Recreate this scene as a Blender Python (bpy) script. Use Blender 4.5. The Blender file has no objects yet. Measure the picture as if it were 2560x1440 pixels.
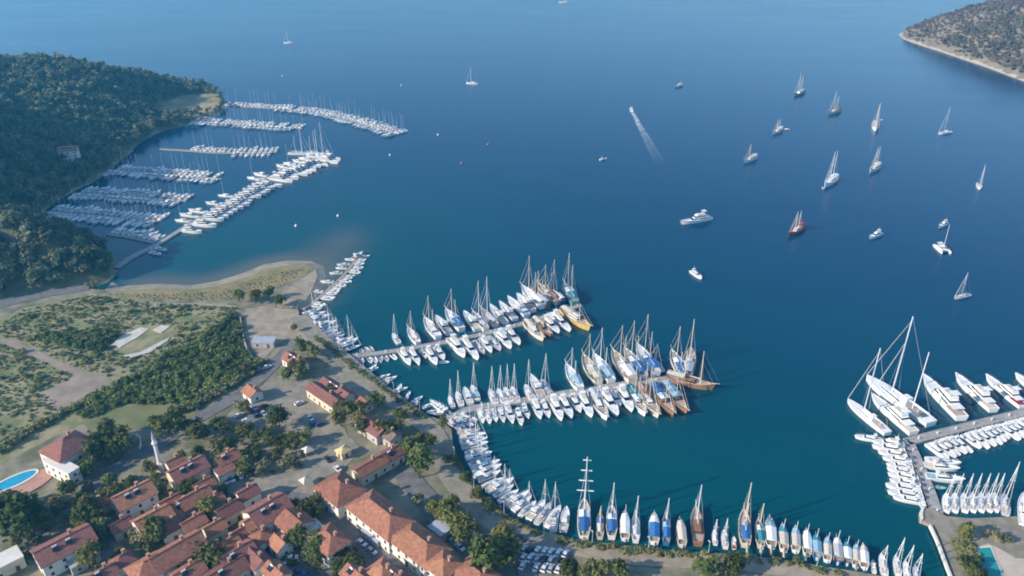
import bpy, math, random
import numpy as np
from mathutils import Vector, Matrix

random.seed(7)
RNG = np.random.default_rng(7)
SC = bpy.context.scene
COL = SC.collection

# ------------------------------------------------------------------ camera
CAM_H = 200.0
PITCH = math.radians(26.6)
FPX = 1900.0                       # focal length in pixels of a 2560 wide frame
cam_d = bpy.data.cameras.new('camera')
cam_d.sensor_width = 36.0
cam_d.lens = 36.0 * FPX / 2560.0
cam_d.clip_start = 1.0
cam_d.clip_end = 60000.0
cam = bpy.data.objects.new('camera', cam_d)
cam.location = (0, 0, CAM_H)
cam.rotation_euler = (math.pi / 2 - PITCH, 0, 0)
COL.objects.link(cam)
SC.camera = cam

# ------------------------------------------------------------------ light
SUN_EL = math.radians(25.0)
SUN_AZ = math.radians(-112.0)      # clockwise from +Y: low sun on the left, a little behind
S = Vector((math.sin(SUN_AZ) * math.cos(SUN_EL), math.cos(SUN_AZ) * math.cos(SUN_EL), math.sin(SUN_EL)))
world = bpy.data.worlds.new('World')
SC.world = world
world.use_nodes = True
wn = world.node_tree.nodes
sky = wn.new('ShaderNodeTexSky')
sky.sky_type = 'NISHITA'
sky.sun_disc = False
sky.sun_elevation = SUN_EL
sky.sun_rotation = SUN_AZ
sky.air_density = 1.0
sky.dust_density = 0.25
sky.ozone_density = 3.2
world.node_tree.links.new(sky.outputs[0], wn['Background'].inputs[0])
wn['Background'].inputs[1].default_value = 0.15
sd = bpy.data.lights.new('sun', 'SUN')
sd.energy = 4.5
sd.angle = math.radians(0.5)
sd.color = (1.0, 0.88, 0.72)
sun = bpy.data.objects.new('sun', sd)
sun.rotation_euler = S.to_track_quat('Z', 'Y').to_euler()
sun.location = (0, 0, 400)
COL.objects.link(sun)
SC.view_settings.view_transform = 'Standard'
SC.view_settings.look = 'None'
SC.view_settings.exposure = 0.68
SC.view_settings.gamma = 1.0
SC.render.engine = 'CYCLES'
SC.cycles.filter_width = 1.9
SC.cycles.max_bounces = 5
SC.cycles.volume_bounces = 0
SC.cycles.transparent_max_bounces = 6

# ------------------------------------------------------------------ helpers
G = 1.4                            # level of the town's ground above the water
SP, CP = math.sin(PITCH), math.cos(PITCH)


def P(px, py, z=0.0):
    """survey point: where the photograph's pixel meets the level z"""
    u, v = (px - 1280.0) / FPX, (py - 720.0) / FPX
    t = (CAM_H - z) / (SP + v * CP)
    return Vector((u * t, (CP - v * SP) * t, z))


def tag(o, label=None, cat=None, group=None, kind=None):
    if label: o['label'] = label
    if cat: o['category'] = cat
    if group: o['group'] = group
    if kind: o['kind'] = kind
    return o


class MB:
    def __init__(s): s.v, s.f = [], []

    def add(s, vs, fs):
        n = len(s.v)
        s.v.extend([tuple(p) for p in vs])
        s.f.extend([tuple(i + n for i in f) for f in fs])
        return s

    def box(s, x0, x1, y0, y1, z0, z1, rot=0.0, c=(0, 0)):
        ca, sa = math.cos(rot), math.sin(rot)
        vs = []
        for z in (z0, z1):
            for x, y in ((x0, y0), (x1, y0), (x1, y1), (x0, y1)):
                vs.append((c[0] + x * ca - y * sa, c[1] + x * sa + y * ca, z))
        return s.add(vs, [(3, 2, 1, 0), (4, 5, 6, 7), (0, 1, 5, 4), (1, 2, 6, 5), (2, 3, 7, 6), (3, 0, 4, 7)])

    def frust(s, base, top):
        """ring of base points to ring of top points, capped"""
        n = len(base)
        fs = [tuple(reversed(range(n))), tuple(range(n, 2 * n))]
        fs += [(i, (i + 1) % n, n + (i + 1) % n, n + i) for i in range(n)]
        return s.add(list(base) + list(top), fs)

    def prism(s, poly, z0, z1):
        return s.frust([(p[0], p[1], z0) for p in poly], [(p[0], p[1], z1) for p in poly])

    def tube(s, a, b, r0, r1=None, n=6):
        r1 = r0 if r1 is None else r1
        a, b = Vector(a), Vector(b)
        d = (b - a).normalized()
        q = d.to_track_quat('Z', 'Y')
        A, B = [], []
        for i in range(n):
            t = 2 * math.pi * i / n
            o = q @ Vector((math.cos(t), math.sin(t), 0))
            A.append(a + o * r0); B.append(b + o * r1)
        return s.frust(A, B)

    def loft(s, rings, cap=True):
        n = len(rings[0]); k = len(rings)
        vs = [p for r in rings for p in r]
        fs = []
        for j in range(k - 1):
            for i in range(n - 1):
                fs.append((j * n + i, (j + 1) * n + i, (j + 1) * n + i + 1, j * n + i + 1))
        if cap:
            fs.append(tuple(range(n)))
            fs.append(tuple(reversed(range((k - 1) * n, k * n))))
        return s.add(vs, fs)

    def mesh(s, name, mat, smooth=False):
        m = bpy.data.meshes.new(name)
        m.from_pydata(s.v, [], s.f)
        m.materials.append(mat)
        if smooth:
            m.polygons.foreach_set('use_smooth', [True] * len(m.polygons))
        m.update()
        return m


def obj(name, mesh, parent=None, loc=None, rot=None, scale=None):
    o = bpy.data.objects.new(name, mesh)
    COL.objects.link(o)
    if parent is not None: o.parent = parent
    if loc is not None: o.location = loc
    if rot is not None: o.rotation_euler = rot
    if scale is not None: o.scale = scale
    return o


def empty(name, loc, rz=0.0, sc=1.0):
    o = bpy.data.objects.new(name, None)
    o.empty_display_size = 0.5
    COL.objects.link(o)
    o.location = loc
    o.rotation_euler = (0, 0, rz)
    o.scale = (sc, sc, sc) if not hasattr(sc, '__len__') else sc
    return o


# ------------------------------------------------------------------ materials
MATS = {}


def mat(name, col, rough=0.6, var=0.12, scale=0.6, col2=None, rand=0.0, bump=0.0, metallic=0.0, coord='Object', lo=0.38, hi=0.62, spec=0.4):
    if name in MATS: return MATS[name]
    m = bpy.data.materials.new(name); m.use_nodes = True
    nt = m.node_tree; N = nt.nodes; L = nt.links
    bs = N['Principled BSDF']
    bs.inputs['Roughness'].default_value = rough
    bs.inputs['Metallic'].default_value = metallic
    bs.inputs['Specular IOR Level'].default_value = spec
    tc = N.new('ShaderNodeTexCoord')
    if coord == 'World':
        src = N.new('ShaderNodeNewGeometry').outputs['Position']
    else:
        src = tc.outputs[coord]
    nz = N.new('ShaderNodeTexNoise'); nz.inputs['Scale'].default_value = scale
    nz.inputs['Detail'].default_value = 5.0
    nz.inputs['Roughness'].default_value = 0.62
    L.new(src, nz.inputs['Vector'])
    mr = N.new('ShaderNodeMapRange')
    mr.inputs[1].default_value = lo; mr.inputs[2].default_value = hi
    L.new(nz.outputs[0], mr.inputs[0])
    mx = N.new('ShaderNodeMix'); mx.data_type = 'RGBA'
    c2 = col2 if col2 else tuple(max(0, c * (1 - var * 2)) for c in col)
    mx.inputs[6].default_value = (*c2, 1); mx.inputs[7].default_value = (*col, 1)
    L.new(mr.outputs[0], mx.inputs[0])
    out = mx.outputs[2]
    if rand:
        oi = N.new('ShaderNodeObjectInfo')
        r2 = N.new('ShaderNodeMapRange')
        r2.inputs[3].default_value = 1 - rand; r2.inputs[4].default_value = 1 + rand * 0.5
        L.new(oi.outputs['Random'], r2.inputs[0])
        hs = N.new('ShaderNodeHueSaturation')
        L.new(r2.outputs[0], hs.inputs['Value'])
        L.new(out, hs.inputs['Color'])
        out = hs.outputs[0]
    L.new(out, bs.inputs['Base Color'])
    if bump:
        bp = N.new('ShaderNodeBump'); bp.inputs['Strength'].default_value = bump
        bp.inputs['Distance'].default_value = 0.3
        L.new(nz.outputs[0], bp.inputs['Height']); L.new(bp.outputs[0], bs.inputs['Normal'])
    MATS[name] = m
    return m


WHITE = mat('gelcoat_white', (0.85, 0.85, 0.83), 0.35, 0.04, 0.8, rand=0.08)
CREAM = mat('cream_paint', (0.72, 0.66, 0.54), 0.45, 0.08, 0.8, rand=0.1)
GREYW = mat('grey_white_paint', (0.55, 0.55, 0.57), 0.45, 0.08, 0.8, rand=0.12)
WOOD = mat('varnished_wood', (0.40, 0.21, 0.12), 0.45, 0.2, 2.0, rand=0.15)
TEAK = mat('teak_deck', (0.55, 0.45, 0.36), 0.7, 0.15, 3.0, rand=0.15)
NAVY = mat('navy_paint', (0.02, 0.05, 0.16), 0.4, 0.1, 1.0, rand=0.1)
BLUEC = mat('blue_canvas', (0.035, 0.17, 0.42), 0.8, 0.12, 1.2, rand=0.2)
TEALC = mat('teal_canvas', (0.03, 0.27, 0.33), 0.8, 0.12, 1.2, rand=0.2)
SKYC = mat('sky_blue_canvas', (0.30, 0.50, 0.62), 0.8, 0.1, 1.2, rand=0.15)
CREAMC = mat('cream_canvas', (0.66, 0.60, 0.50), 0.85, 0.08, 1.2, rand=0.12)
REDC = mat('red_canvas', (0.36, 0.05, 0.05), 0.8, 0.12, 1.2, rand=0.15)
YELP = mat('yellow_paint', (0.66, 0.45, 0.13), 0.5, 0.1, 1.0)
REDP = mat('red_paint', (0.48, 0.07, 0.06), 0.45, 0.1, 1.0)
BROWNC = mat('brown_canvas', (0.27, 0.13, 0.09), 0.85, 0.1, 1.2, rand=0.1)
GLASS = mat('dark_glass', (0.015, 0.02, 0.028), 0.12, 0.1, 1.0, spec=0.6)
ALU = mat('mast_aluminium', (0.70, 0.71, 0.72), 0.4, 0.05, 1.0)
SPAR = mat('wood_spar', (0.70, 0.61, 0.50), 0.5, 0.1, 2.0, rand=0.1)
RUBBER = mat('grey_rubber', (0.25, 0.26, 0.27), 0.6, 0.1, 1.0, rand=0.3)
BLACK = mat('black_plastic', (0.02, 0.02, 0.02), 0.5)
HULLC = {'white': WHITE, 'cream': CREAM, 'grey': GREYW, 'wood': WOOD, 'navy': NAVY, 'yellow': YELP, 'red': REDP, 'teal': TEALC, 'blue': BLUEC}
CANC = {'blue': BLUEC, 'teal': TEALC, 'sky': SKYC, 'cream': CREAMC, 'red': REDC, 'white': WHITE, 'brown': BROWNC, 'grey': GREYW}
CWORD = {'blue': 'blue', 'teal': 'teal', 'sky': 'sky-blue', 'cream': 'cream', 'red': 'red', 'white': 'white', 'brown': 'brown', 'grey': 'grey'}

CONC = mat('pontoon_concrete', (0.42, 0.40, 0.38), 0.85, 0.15, 0.5, coord='World')
STONE = mat('quay_stone', (0.40, 0.37, 0.32), 0.9, 0.2, 0.35, coord='World')


# ------------------------------------------------------------------ boats (bow along +X, origin at hull centre on the waterline)
def hull_sections(L, B, free, rise, fine=0.62, stern=0.8, n=11, sternrise=0.0, depth=0.5):
    """list of (x, halfbeam, sheer) along the hull"""
    out = []
    for i in range(n):
        s = i / (n - 1)
        x = -L / 2 + L * s
        if s < fine * 0.55:
            b = stern + (1 - stern) * math.sin(math.pi / 2 * s / (fine * 0.55))
        else:
            q = (s - fine * 0.55) / (1 - fine * 0.55)
            b = math.cos(math.pi / 2 * q ** 1.7) ** 0.85 if q < 1 else 0.0
        b = max(b, 0.02)
        z = free + rise * max(0, (s - 0.35) / 0.65) ** 2 + sternrise * max(0, (0.3 - s) / 0.3) ** 2
        out.append((x, b * B / 2, z))
    return out


def hull_mesh(sec, B, bul=0.25, depth=0.4, flare=0.9, rake=0.0):
    mb = MB()
    rings = []
    for k, (x, b, z) in enumerate(sec):
        s = k / (len(sec) - 1)
        xo = rake * max(0, s - 0.6) / 0.4
        rings.append([(x + xo, b, z + bul), (x + xo * 0.6, b * 0.98, z), (x, b * flare, 0.05), (x - xo * 0.4, b * 0.55, -depth),
                      (x - xo * 0.4, -b * 0.55, -depth), (x, -b * flare, 0.05), (x + xo * 0.6, -b * 0.98, z), (x + xo, -b, z + bul)])
    mb.loft(rings)
    # gunwale capping rail: a narrow inward strip
    ins = min(0.28, B * 0.06)
    for sgn in (1, -1):
        vs, fs = [], []
        for k, (x, b, z) in enumerate(sec):
            xo = rake * max(0, k / (len(sec) - 1) - 0.6) / 0.4
            vs.append((x + xo, sgn * b, z + bul)); vs.append((x + xo, sgn * max(0, b - ins), z + bul))
        for k in range(len(sec) - 1):
            fs.append((2 * k, 2 * k + 1, 2 * k + 3, 2 * k + 2))
        mb.add(vs, fs)
    return mb


def deck_mesh(sec, drop=0.02, inset=0.985, rake=0.0):
    mb = MB(); vs, fs = [], []
    for k, (x, b, z) in enumerate(sec):
        xo = rake * max(0, k / (len(sec) - 1) - 0.6) / 0.4
        vs += [(x + xo * 0.7, b * inset, z - drop), (x + xo * 0.7, -b * inset, z - drop)]
    for k in range(len(sec) - 1):
        fs.append((2 * k, 2 * k + 1, 2 * k + 3, 2 * k + 2))
    return mb.add(vs, fs)


def house_block(x0, x1, b0, b1, z0, z1, rake_f=0.5, rake_b=0.1, tum=0.88):
    """deckhouse narrowing to the front, raked front; b0 aft half width, b1 front half width"""
    base = [(x0, -b0, z0), (x1, -b1, z0), (x1, b1, z0), (x0, b0, z0)]
    top = [(x0 + rake_b, -b0 * tum, z1), (x1 - rake_f, -b1 * tum, z1), (x1 - rake_f, b1 * tum, z1), (x0 + rake_b, b0 * tum, z1)]
    return base, top


def blockpart(*a, **k):
    mb = MB(); mb.frust(*house_block(*a, **k)); return mb


def window_band(x0, x1, b0, b1, z0, z1, rake_f, rake_b, tum, a=0.35, c=0.8, proud=0.03):
    """dark glazing wrapped round a deckhouse between fractions a and c of its height"""
    base, top = house_block(x0, x1, b0, b1, z0, z1, rake_f, rake_b, tum)
    def ring(t):
        r = []
        for p, q in zip(base, top):
            v = [p[i] + (q[i] - p[i]) * t for i in range(3)]
            cx = (x0 + x1) / 2
            v[0] += proud if v[0] > cx else -proud
            v[1] += proud if v[1] > 0 else -proud
            r.append(tuple(v))
        return r
    r0, r1 = ring(a), ring(c)
    mb = MB()
    mb.add(r0 + r1, [(i, (i + 1) % 4, 4 + (i + 1) % 4, 4 + i) for i in range(4)])
    return mb


PROTO = {}


def sailing_yacht(L=13.0, hull='white', cover='blue', detail=True, mast_h=None, mast2=None, bim=None, mr=None):
    key = ('sail', L, hull, cover, detail, mast_h, mast2, bim)
    if key in PROTO: return PROTO[key]
    B = L * (0.30 if L < 20 else 0.225)
    f = 0.085 * L if L < 20 else 0.065 * L
    sec = hull_sections(L, B, f, f * 0.25, 0.7, 0.72)
    H = mast_h or 1.32 * L
    mr = mr or (0.17 if detail else 0.09)
    p = [('hull', hull_mesh(sec, B, 0.08, 0.4, 0.86, rake=0.5).mesh('sail_hull', HULLC[hull], False)),
         ('deck', deck_mesh(sec, 0.0, 0.97, 0.5).mesh('sail_deck', GREYW if hull == 'grey' else WHITE))]
    hz = 0.05 * L if L < 20 else 0.03 * L
    cab = (-0.08 * L, 0.24 * L, B * 0.30, B * 0.17, f, f + hz)
    p.append(('cabin', blockpart(*cab, 0.5, 0.1, 0.85).mesh('sail_cabin', WHITE)))
    p.append(('cockpit', MB().box(-0.40 * L, -0.10 * L, -B * 0.24, B * 0.24, f - 0.1, f + 0.10).mesh('sail_cockpit', TEAK)))
    mx = 0.10 * L
    p.append(('mast', MB().tube((mx, 0, f), (mx - 0.01 * H, 0, f + H), mr, mr * 0.7).mesh('sail_mast', ALU)))
    bz = f + 0.10 * L if L < 20 else f + 0.07 * L
    p.append(('boom', MB().tube((mx - 0.2, 0, bz), (mx - 0.36 * L, 0, bz + 0.1), 0.30, 0.20).mesh('sail_boom', CANC[cover])))
    if detail:
        p.append(('window_band', window_band(*cab, 0.5, 0.1, 0.85, 0.35, 0.85).mesh('sail_windows', GLASS)))
        st = MB().tube((L * 0.5 + 0.3, 0, f + f * 0.3), (mx - 0.01 * H, 0, f + H * 0.95), 0.11, 0.06, 4)
        p.append(('furled_jib', st.mesh('sail_jib', WHITE)))
        rg = MB()
        for s in (1, -1):
            rg.tube((mx - 0.2, s * B * 0.46, f), (mx - 0.008 * H, s * 0.55, f + H * 0.55), 0.035, 0.035, 3)
            rg.tube((mx - 0.008 * H, s * 0.55, f + H * 0.55), (mx - 0.01 * H, 0, f + H * 0.92), 0.035, 0.035, 3)
        rg.tube((mx - 0.008 * H, -0.95, f + H * 0.55), (mx - 0.008 * H, 0.95, f + H * 0.55), 0.06, 0.06, 4)
        rg.tube((-L * 0.49, 0, f + 0.1), (mx - 0.01 * H, 0, f + H * 0.99), 0.035, 0.035, 3)
        p.append(('rigging', rg.mesh('sail_rigging', ALU)))
        hd = MB(); hd.frust(*house_block(-0.16 * L, -0.05 * L, B * .26, B * .22, f + 0.1, f + 0.12 * L * .8, 0.7, 0.0, 0.8))
        p.append(('sprayhood', hd.mesh('sail_hood', CANC[cover])))
        if bim:
            p.append(('bimini', MB().box(-0.42 * L, -0.2 * L, -B * .3, B * .3, f + 1.9, f + 2.0).mesh('sail_bimini', CANC[bim])))
        p.append(('steering_wheel', MB().tube((-0.30 * L, 0, f), (-0.30 * L, 0, f + 1.0), 0.12, 0.3).mesh('sail_wheel', ALU)))
    if mast2:
        x2, h2 = mast2
        p.append(('mast', MB().tube((x2 * L, 0, f), (x2 * L - 0.01 * h2, 0, f + h2), mr * 0.85, mr * 0.6).mesh('sail_mast2', ALU)))
        p.append(('boom', MB().tube((x2 * L - .2, 0, bz), (x2 * L - 0.22 * L, 0, bz + .1), 0.3, 0.2).mesh('sail_boom2', CANC[cover])))
        st = MB().tube((L * 0.32, 0, f + .5), (mx - 0.006 * H, 0, f + H * 0.68), 0.12, 0.06, 4)
        p.append(('staysail', st.mesh('sail_stay', WHITE)))
    PROTO[key] = p
    return p


def motor_yacht(L=14.0, hull='white', aft='teak', fly=True, detail=True, top='white', decks=1):
    key = ('motor', L, hull, aft, fly, detail, top, decks)
    if key in PROTO: return PROTO[key]
    B = L * (0.30 if L < 14 else 0.265 if L < 20 else 0.215)
    f = 0.10 * L if L < 20 else 0.08 * L
    sec = hull_sections(L, B, f, f * 0.45, 0.72, 0.9)
    p = [('hull', hull_mesh(sec, B, 0.25, 0.4, 0.78, rake=0.08 * L).mesh('motor_hull', HULLC[hull])),
         ('deck', deck_mesh(sec, 0.0, 0.97, 0.08 * L).mesh('motor_deck', WHITE))]
    hz = (0.105 * L if L < 20 else 0.075 * L) * (.78 if decks > 1 else 1)
    c1 = (-0.22 * L, 0.24 * L, B * 0.40, B * 0.27, f, f + hz)
    rk = (0.14 * L, 0.02 * L, 0.88)
    p.append(('superstructure', blockpart(*c1, *rk).mesh('motor_super', WHITE)))
    p.append(('window_band', window_band(*c1, *rk, 0.38, 0.86).mesh('motor_windows', GLASS)))
    p.append(('aft_deck', MB().box(-0.47 * L, -0.22 * L, -B * 0.38, B * 0.38, f - 0.1, f + 0.08).mesh('motor_aft', TEAK if aft == 'teak' else CANC[aft])))
    z = f + hz
    if decks > 1:
        c2 = (-0.28 * L, 0.12 * L, B * 0.36, B * 0.25, z, z + hz * 0.9)
        rk2 = (0.10 * L, 0.02 * L, 0.88)
        p.append(('upper_deck_overhang', MB().box(-0.40 * L, -0.0 * L, -B * 0.40, B * 0.40, z - 0.02, z + 0.16).mesh('motor_overhang', WHITE)))
        p.append(('superstructure', blockpart(*c2, *rk2).mesh('motor_super2', WHITE)))
        p.append(('window_band', window_band(*c2, *rk2, 0.35, 0.86).mesh('motor_windows2', GLASS)))
        z += hz * 0.9
    if fly:
        mb = MB()
        mb.frust(*house_block(-0.24 * L, 0.06 * L, B * 0.32, B * 0.24, z, z + 0.045 * L, 0.05 * L, 0.0, 0.95))
        p.append(('flybridge', mb.mesh('motor_fly', WHITE)))
        p.append(('flybridge_seating', MB().box(-0.22 * L, -0.02 * L, -B * .24, B * .24, z + 0.045 * L - 0.05, z + 0.045 * L + 0.05).mesh('motor_seat', CREAMC)))
    if detail:
        ar = MB()
        zz = z + 0.045 * L
        for s in (1, -1):
            ar.tube((-0.18 * L, s * B * .30, z), (-0.23 * L, s * B * .26, zz + 0.07 * L), 0.13, 0.10, 4)
        ar.box(-0.29 * L, -0.17 * L, -B * .28, B * .28, zz + 0.07 * L, zz + 0.07 * L + .12)
        p.append(('radar_arch', ar.mesh('motor_arch', CANC[top])))
        p.append(('antenna', MB().tube((-0.22 * L, 0, zz + .07 * L), (-0.24 * L, 0, zz + .07 * L + 2.2), 0.06, 0.04, 4).mesh('motor_ant', WHITE)))
        rl = MB()
        for s in (1, -1):
            for k in range(6, 10):
                a, b = sec[k], sec[k + 1] if k < 9 else sec[10]
                rl.tube((a[0] + .03 * L, s * a[1] * .96, a[2] + .85), (b[0] + .03 * L, s * b[1] * .96, b[2] + .85), 0.03, 0.03, 3)
                rl.tube((a[0] + .03 * L, s * a[1] * .96, a[2] + .2), (a[0] + .03 * L, s * a[1] * .96, a[2] + .85), 0.03, 0.03, 3)
        p.append(('bow_rail', rl.mesh('motor_rail', ALU)))
    PROTO[key] = p
    return p


def gulet(L=22.0, hull='white', awn='blue', masts=((0.16, 19.0), (-0.14, 14.0)), deck='teak', yards=0, front_awn=None, spar='wood'):
    key = ('gulet', L, hull, awn, masts, deck, yards, front_awn, spar)
    if key in PROTO: return PROTO[key]
    B = L * 0.27; f = 0.075 * L
    sec = hull_sections(L, B, f, f * 0.8, 0.66, 0.68, sternrise=f * 0.45)
    bul = 0.55
    p = [('hull', hull_mesh(sec, B, bul, 0.5, 0.82, rake=0.05 * L).mesh('gulet_hull', HULLC[hull])),
         ('deck', deck_mesh(sec, 0.0, 0.96, 0.05 * L).mesh('gulet_deck', TEAK if deck == 'teak' else WHITE))]
    hb = (-0.24 * L, 0.14 * L, B * 0.28, B * 0.20, f, f + 1.5)
    p.append(('deckhouse', blockpart(*hb, .5, .1, .92).mesh('gulet_house', WHITE if hull != 'wood' else WOOD)))
    p.append(('window_band', window_band(*hb, .5, .1, .92, .4, .8).mesh('gulet_windows', GLASS)))
    sm = SPAR if spar == 'wood' else ALU
    bow = sec[-1]
    p.append(('bowsprit', MB().tube((L * 0.40, 0, bow[2] + .3), (L * 0.64, 0, bow[2] + 1.3), 0.22, 0.12).mesh('gulet_sprit', sm)))
    for i, (mx, mh) in enumerate(masts):
        p.append(('mast', MB().tube((mx * L, 0, f), (mx * L - .2, 0, f + mh), 0.24, 0.15).mesh('gulet_mast', sm)))
        p.append(('boom', MB().tube((mx * L - .3, 0, f + 2.9), (mx * L - 0.25 * L, 0, f + 3.2), 0.34, 0.22).mesh('gulet_boom', CANC['cream'] if i else (CANC[awn] if awn else CREAMC))))
        rg = MB()
        for s in (1, -1):
            for dx in (-0.9, 0.5):
                rg.tube((mx * L + dx, s * B * .48, f + bul), (mx * L - .2, 0, f + mh * .88), 0.045, 0.03, 3)
        if i == 0:
            rg.tube((L * .63, 0, bow[2] + 1.25), (mx * L - .2, 0, f + mh * .97), 0.06, 0.04, 3)
            rg.tube((L * .5, 0, bow[2] + .7), (mx * L - .2, 0, f + mh * .7), 0.10, 0.05, 3)
        p.append(('rigging', rg.mesh('gulet_rig', sm)))
        if i == 0 and yards:
            for k in range(yards):
                zz = f + mh * (0.42 + 0.17 * k); w = B * (0.62 - 0.11 * k)
                p.append(('yard', MB().tube((mx * L + .3, -w, zz), (mx * L + .3, w, zz), 0.20, 0.20).mesh('gulet_yard', WHITE)))
    if awn:
        a = MB()
        x0, x1, w = -0.47 * L, -0.10 * L, B * 0.40
        zz = f + 2.75
        a.frust([(x0, -w * .8, zz), (x1, -w, zz), (x1, w, zz), (x0, w * .8, zz)], [(x0, -w * .12, zz + .45), (x1, -w * .12, zz + .45), (x1, w * .12, zz + .45), (x0, w * .12, zz + .45)])
        p.append(('awning', a.mesh('gulet_awning', CANC[awn])))
        for s in (1, -1):
            for x, ww in ((x0 + .2, w * .76), (x1 - .2, w * .95)):
                p.append(('awning_post', MB().tube((x, s * ww, f), (x, s * ww, zz), 0.06, 0.06, 4).mesh('gulet_post', ALU)))
    if front_awn:
        a = MB(); x0, x1, w = -0.08 * L, 0.12 * L, B * 0.40; zz = f + 2.6
        a.frust([(x0, -w, zz), (x1, -w * .92, zz), (x1, w * .92, zz), (x0, w, zz)], [(x0, -w * .1, zz + .4), (x1, -w * .1, zz + .4), (x1, w * .1, zz + .4), (x0, w * .1, zz + .4)])
        p.append(('awning', a.mesh('gulet_awning_f', CANC[front_awn])))
    PROTO[key] = p
    return p


def tour_boat(L=15.0, hull='white', canopy='white', fore=None, mast=True):
    key = ('tour', L, hull, canopy, fore, mast)
    if key in PROTO: return PROTO[key]
    B = L * 0.30; f = 0.085 * L
    sec = hull_sections(L, B, f, f * 0.9, 0.68, 0.75, sternrise=f * .2)
    p = [('hull', hull_mesh(sec, B, .45, .4, .82, rake=.04 * L).mesh('tour_hull', HULLC[hull])),
         ('deck', deck_mesh(sec, 0, .96, .04 * L).mesh('tour_deck', TEAK))]
    hb = (-.10 * L, .16 * L, B * .30, B * .22, f, f + 1.9)
    p.append(('wheelhouse', blockpart(*hb, .5, .1, .9).mesh('tour_house', WHITE)))
    p.append(('window_band', window_band(*hb, .5, .1, .9, .5, .85).mesh('tour_windows', GLASS)))
    zz = f + 2.25
    def can(x0, x1, w0, w1, c, z):
        a = MB()
        a.frust([(x0, -w0, z), (x1, -w1, z), (x1, w1, z), (x0, w0, z)], [(x0, -w0 * .9, z + .1), (x1, -w1 * .9, z + .1), (x1, w1 * .9, z + .1), (x0, w0 * .9, z + .1)])
        a.frust([(x0, -w0 * .9, z + .1), (x1, -w1 * .9, z + .1), (x1, w1 * .9, z + .1), (x0, w0 * .9, z + .1)], [(x0, -.1, z + .5), (x1, -.1, z + .5), (x1, .1, z + .5), (x0, .1, z + .5)])
        return a.mesh('tour_canopy', CANC[c])
    p.append(('canopy', can(-.46 * L, .05 * L, B * .42, B * .46, canopy, zz)))
    if fore:
        p.append(('canopy', can(.06 * L, .30 * L, B * .45, B * .30, fore, zz - .1)))
    for s in (1, -1):
        for x in (-.45, .04):
            p.append(('canopy_post', MB().tube((x * L, s * B * .41, f), (x * L, s * B * .41, zz), .06, .06, 4).mesh('tour_post', WHITE)))
    p.append(('swim_ladder', MB().box(-.53 * L, -.49 * L, -.3, .3, -.2, f + .4).mesh('tour_ladder', ALU)))
    if mast:
        p.append(('mast', MB().tube((.20 * L, 0, f), (.19 * L, 0, f + .62 * L), .13, .08).mesh('tour_mast', ALU)))
    p.append(('bowsprit', MB().tube((.42 * L, 0, f * 1.9), (.58 * L, 0, f * 2.3), .14, .09).mesh('tour_sprit', SPAR)))
    PROTO[key] = p
    return p


def dinghy(L=4.2, hull='grey', kind='inflatable'):
    key = ('dinghy', L, hull, kind)
    if key in PROTO: return PROTO[key]
    B = L * .42
    if kind == 'inflatable':
        mb = MB(); pts = []
        for s, w in ((-.5, .40), (-.1, .42), (.25, .36), (.43, .18)):
            pts.append((s * L, w * B))
        path = [(x, y) for x, y in pts] + [(L * .5, 0)] + [(x, -y) for x, y in reversed(pts)]
        for a, b in zip(path[:-1], path[1:]):
            mb.tube((a[0], a[1], .28), (b[0], b[1], .28), .26, .26, 6)
        p = [('tube', mb.mesh('dinghy_tube', HULLC[hull] if hull != 'grey' else RUBBER)),
             ('floor', MB().box(-.48 * L, .35 * L, -.3 * B, .3 * B, .08, .16).mesh('dinghy_floor', GREYW))]
    else:
        sec = hull_sections(L, B, .5, .25, .65, .75, 9)
        p = [('hull', hull_mesh(sec, B, .12, .2, .8, rake=.2).mesh('dinghy_hull', HULLC[hull])),
             ('floor', deck_mesh(sec, .3, .85).mesh('dinghy_floor', GREYW)),
             ('seat', MB().box(-.15 * L, -.03 * L, -.42 * B, .42 * B, .38, .46).mesh('dinghy_seat', TEAK))]
    p.append(('outboard_motor', MB().box(-.56 * L, -.49 * L, -.16, .16, -.1, .95).mesh('dinghy_motor', BLACK)))
    PROTO[key] = p
    return p


def catamaran(L=13.0):
    key = ('cat', L)
    if key in PROTO: return PROTO[key]
    B = L * .54; f = 1.35
    p = []
    for s in (1, -1):
        sec = hull_sections(L, B * .24, f, .2, .7, .8)
        mb = hull_mesh(sec, B * .24, .05, .3, .85, .3)
        mb.v = [(x, y + s * B * .38, z) for x, y, z in mb.v]
        p.append(('hull', mb.mesh('cat_hull', WHITE)))
    p.append(('bridge_deck', MB().box(-.42 * L, .18 * L, -B * .36, B * .36, .7, f + .05).mesh('cat_deck', WHITE)))
    hb = (-.24 * L, .16 * L, B * .32, B * .26, f + .05, f + 1.3)
    p.append(('saloon', blockpart(*hb, 1.0, .1, .85).mesh('cat_saloon', WHITE)))
    p.append(('window_band', window_band(*hb, 1.0, .1, .85, .35, .85).mesh('cat_windows', GLASS)))
    p.append(('trampoline', MB().box(.18 * L, .40 * L, -B * .28, B * .28, 1.0, 1.05).mesh('cat_net', RUBBER)))
    p.append(('mast', MB().tube((.08 * L, 0, f + 1.2), (.06 * L, 0, f + 1.3 * L), .18, .12).mesh('cat_mast', ALU)))
    p.append(('boom', MB().tube((.06 * L, 0, f + 2.6), (-.34 * L, 0, f + 2.8), .32, .22).mesh('cat_boom', CREAMC)))
    p.append(('bimini', MB().box(-.42 * L, -.22 * L, -B * .28, B * .28, f + 1.9, f + 2.0).mesh('cat_bimini', WHITE)))
    PROTO[key] = p
    return p


NB = [0]
JIT = random.Random(3)


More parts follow.
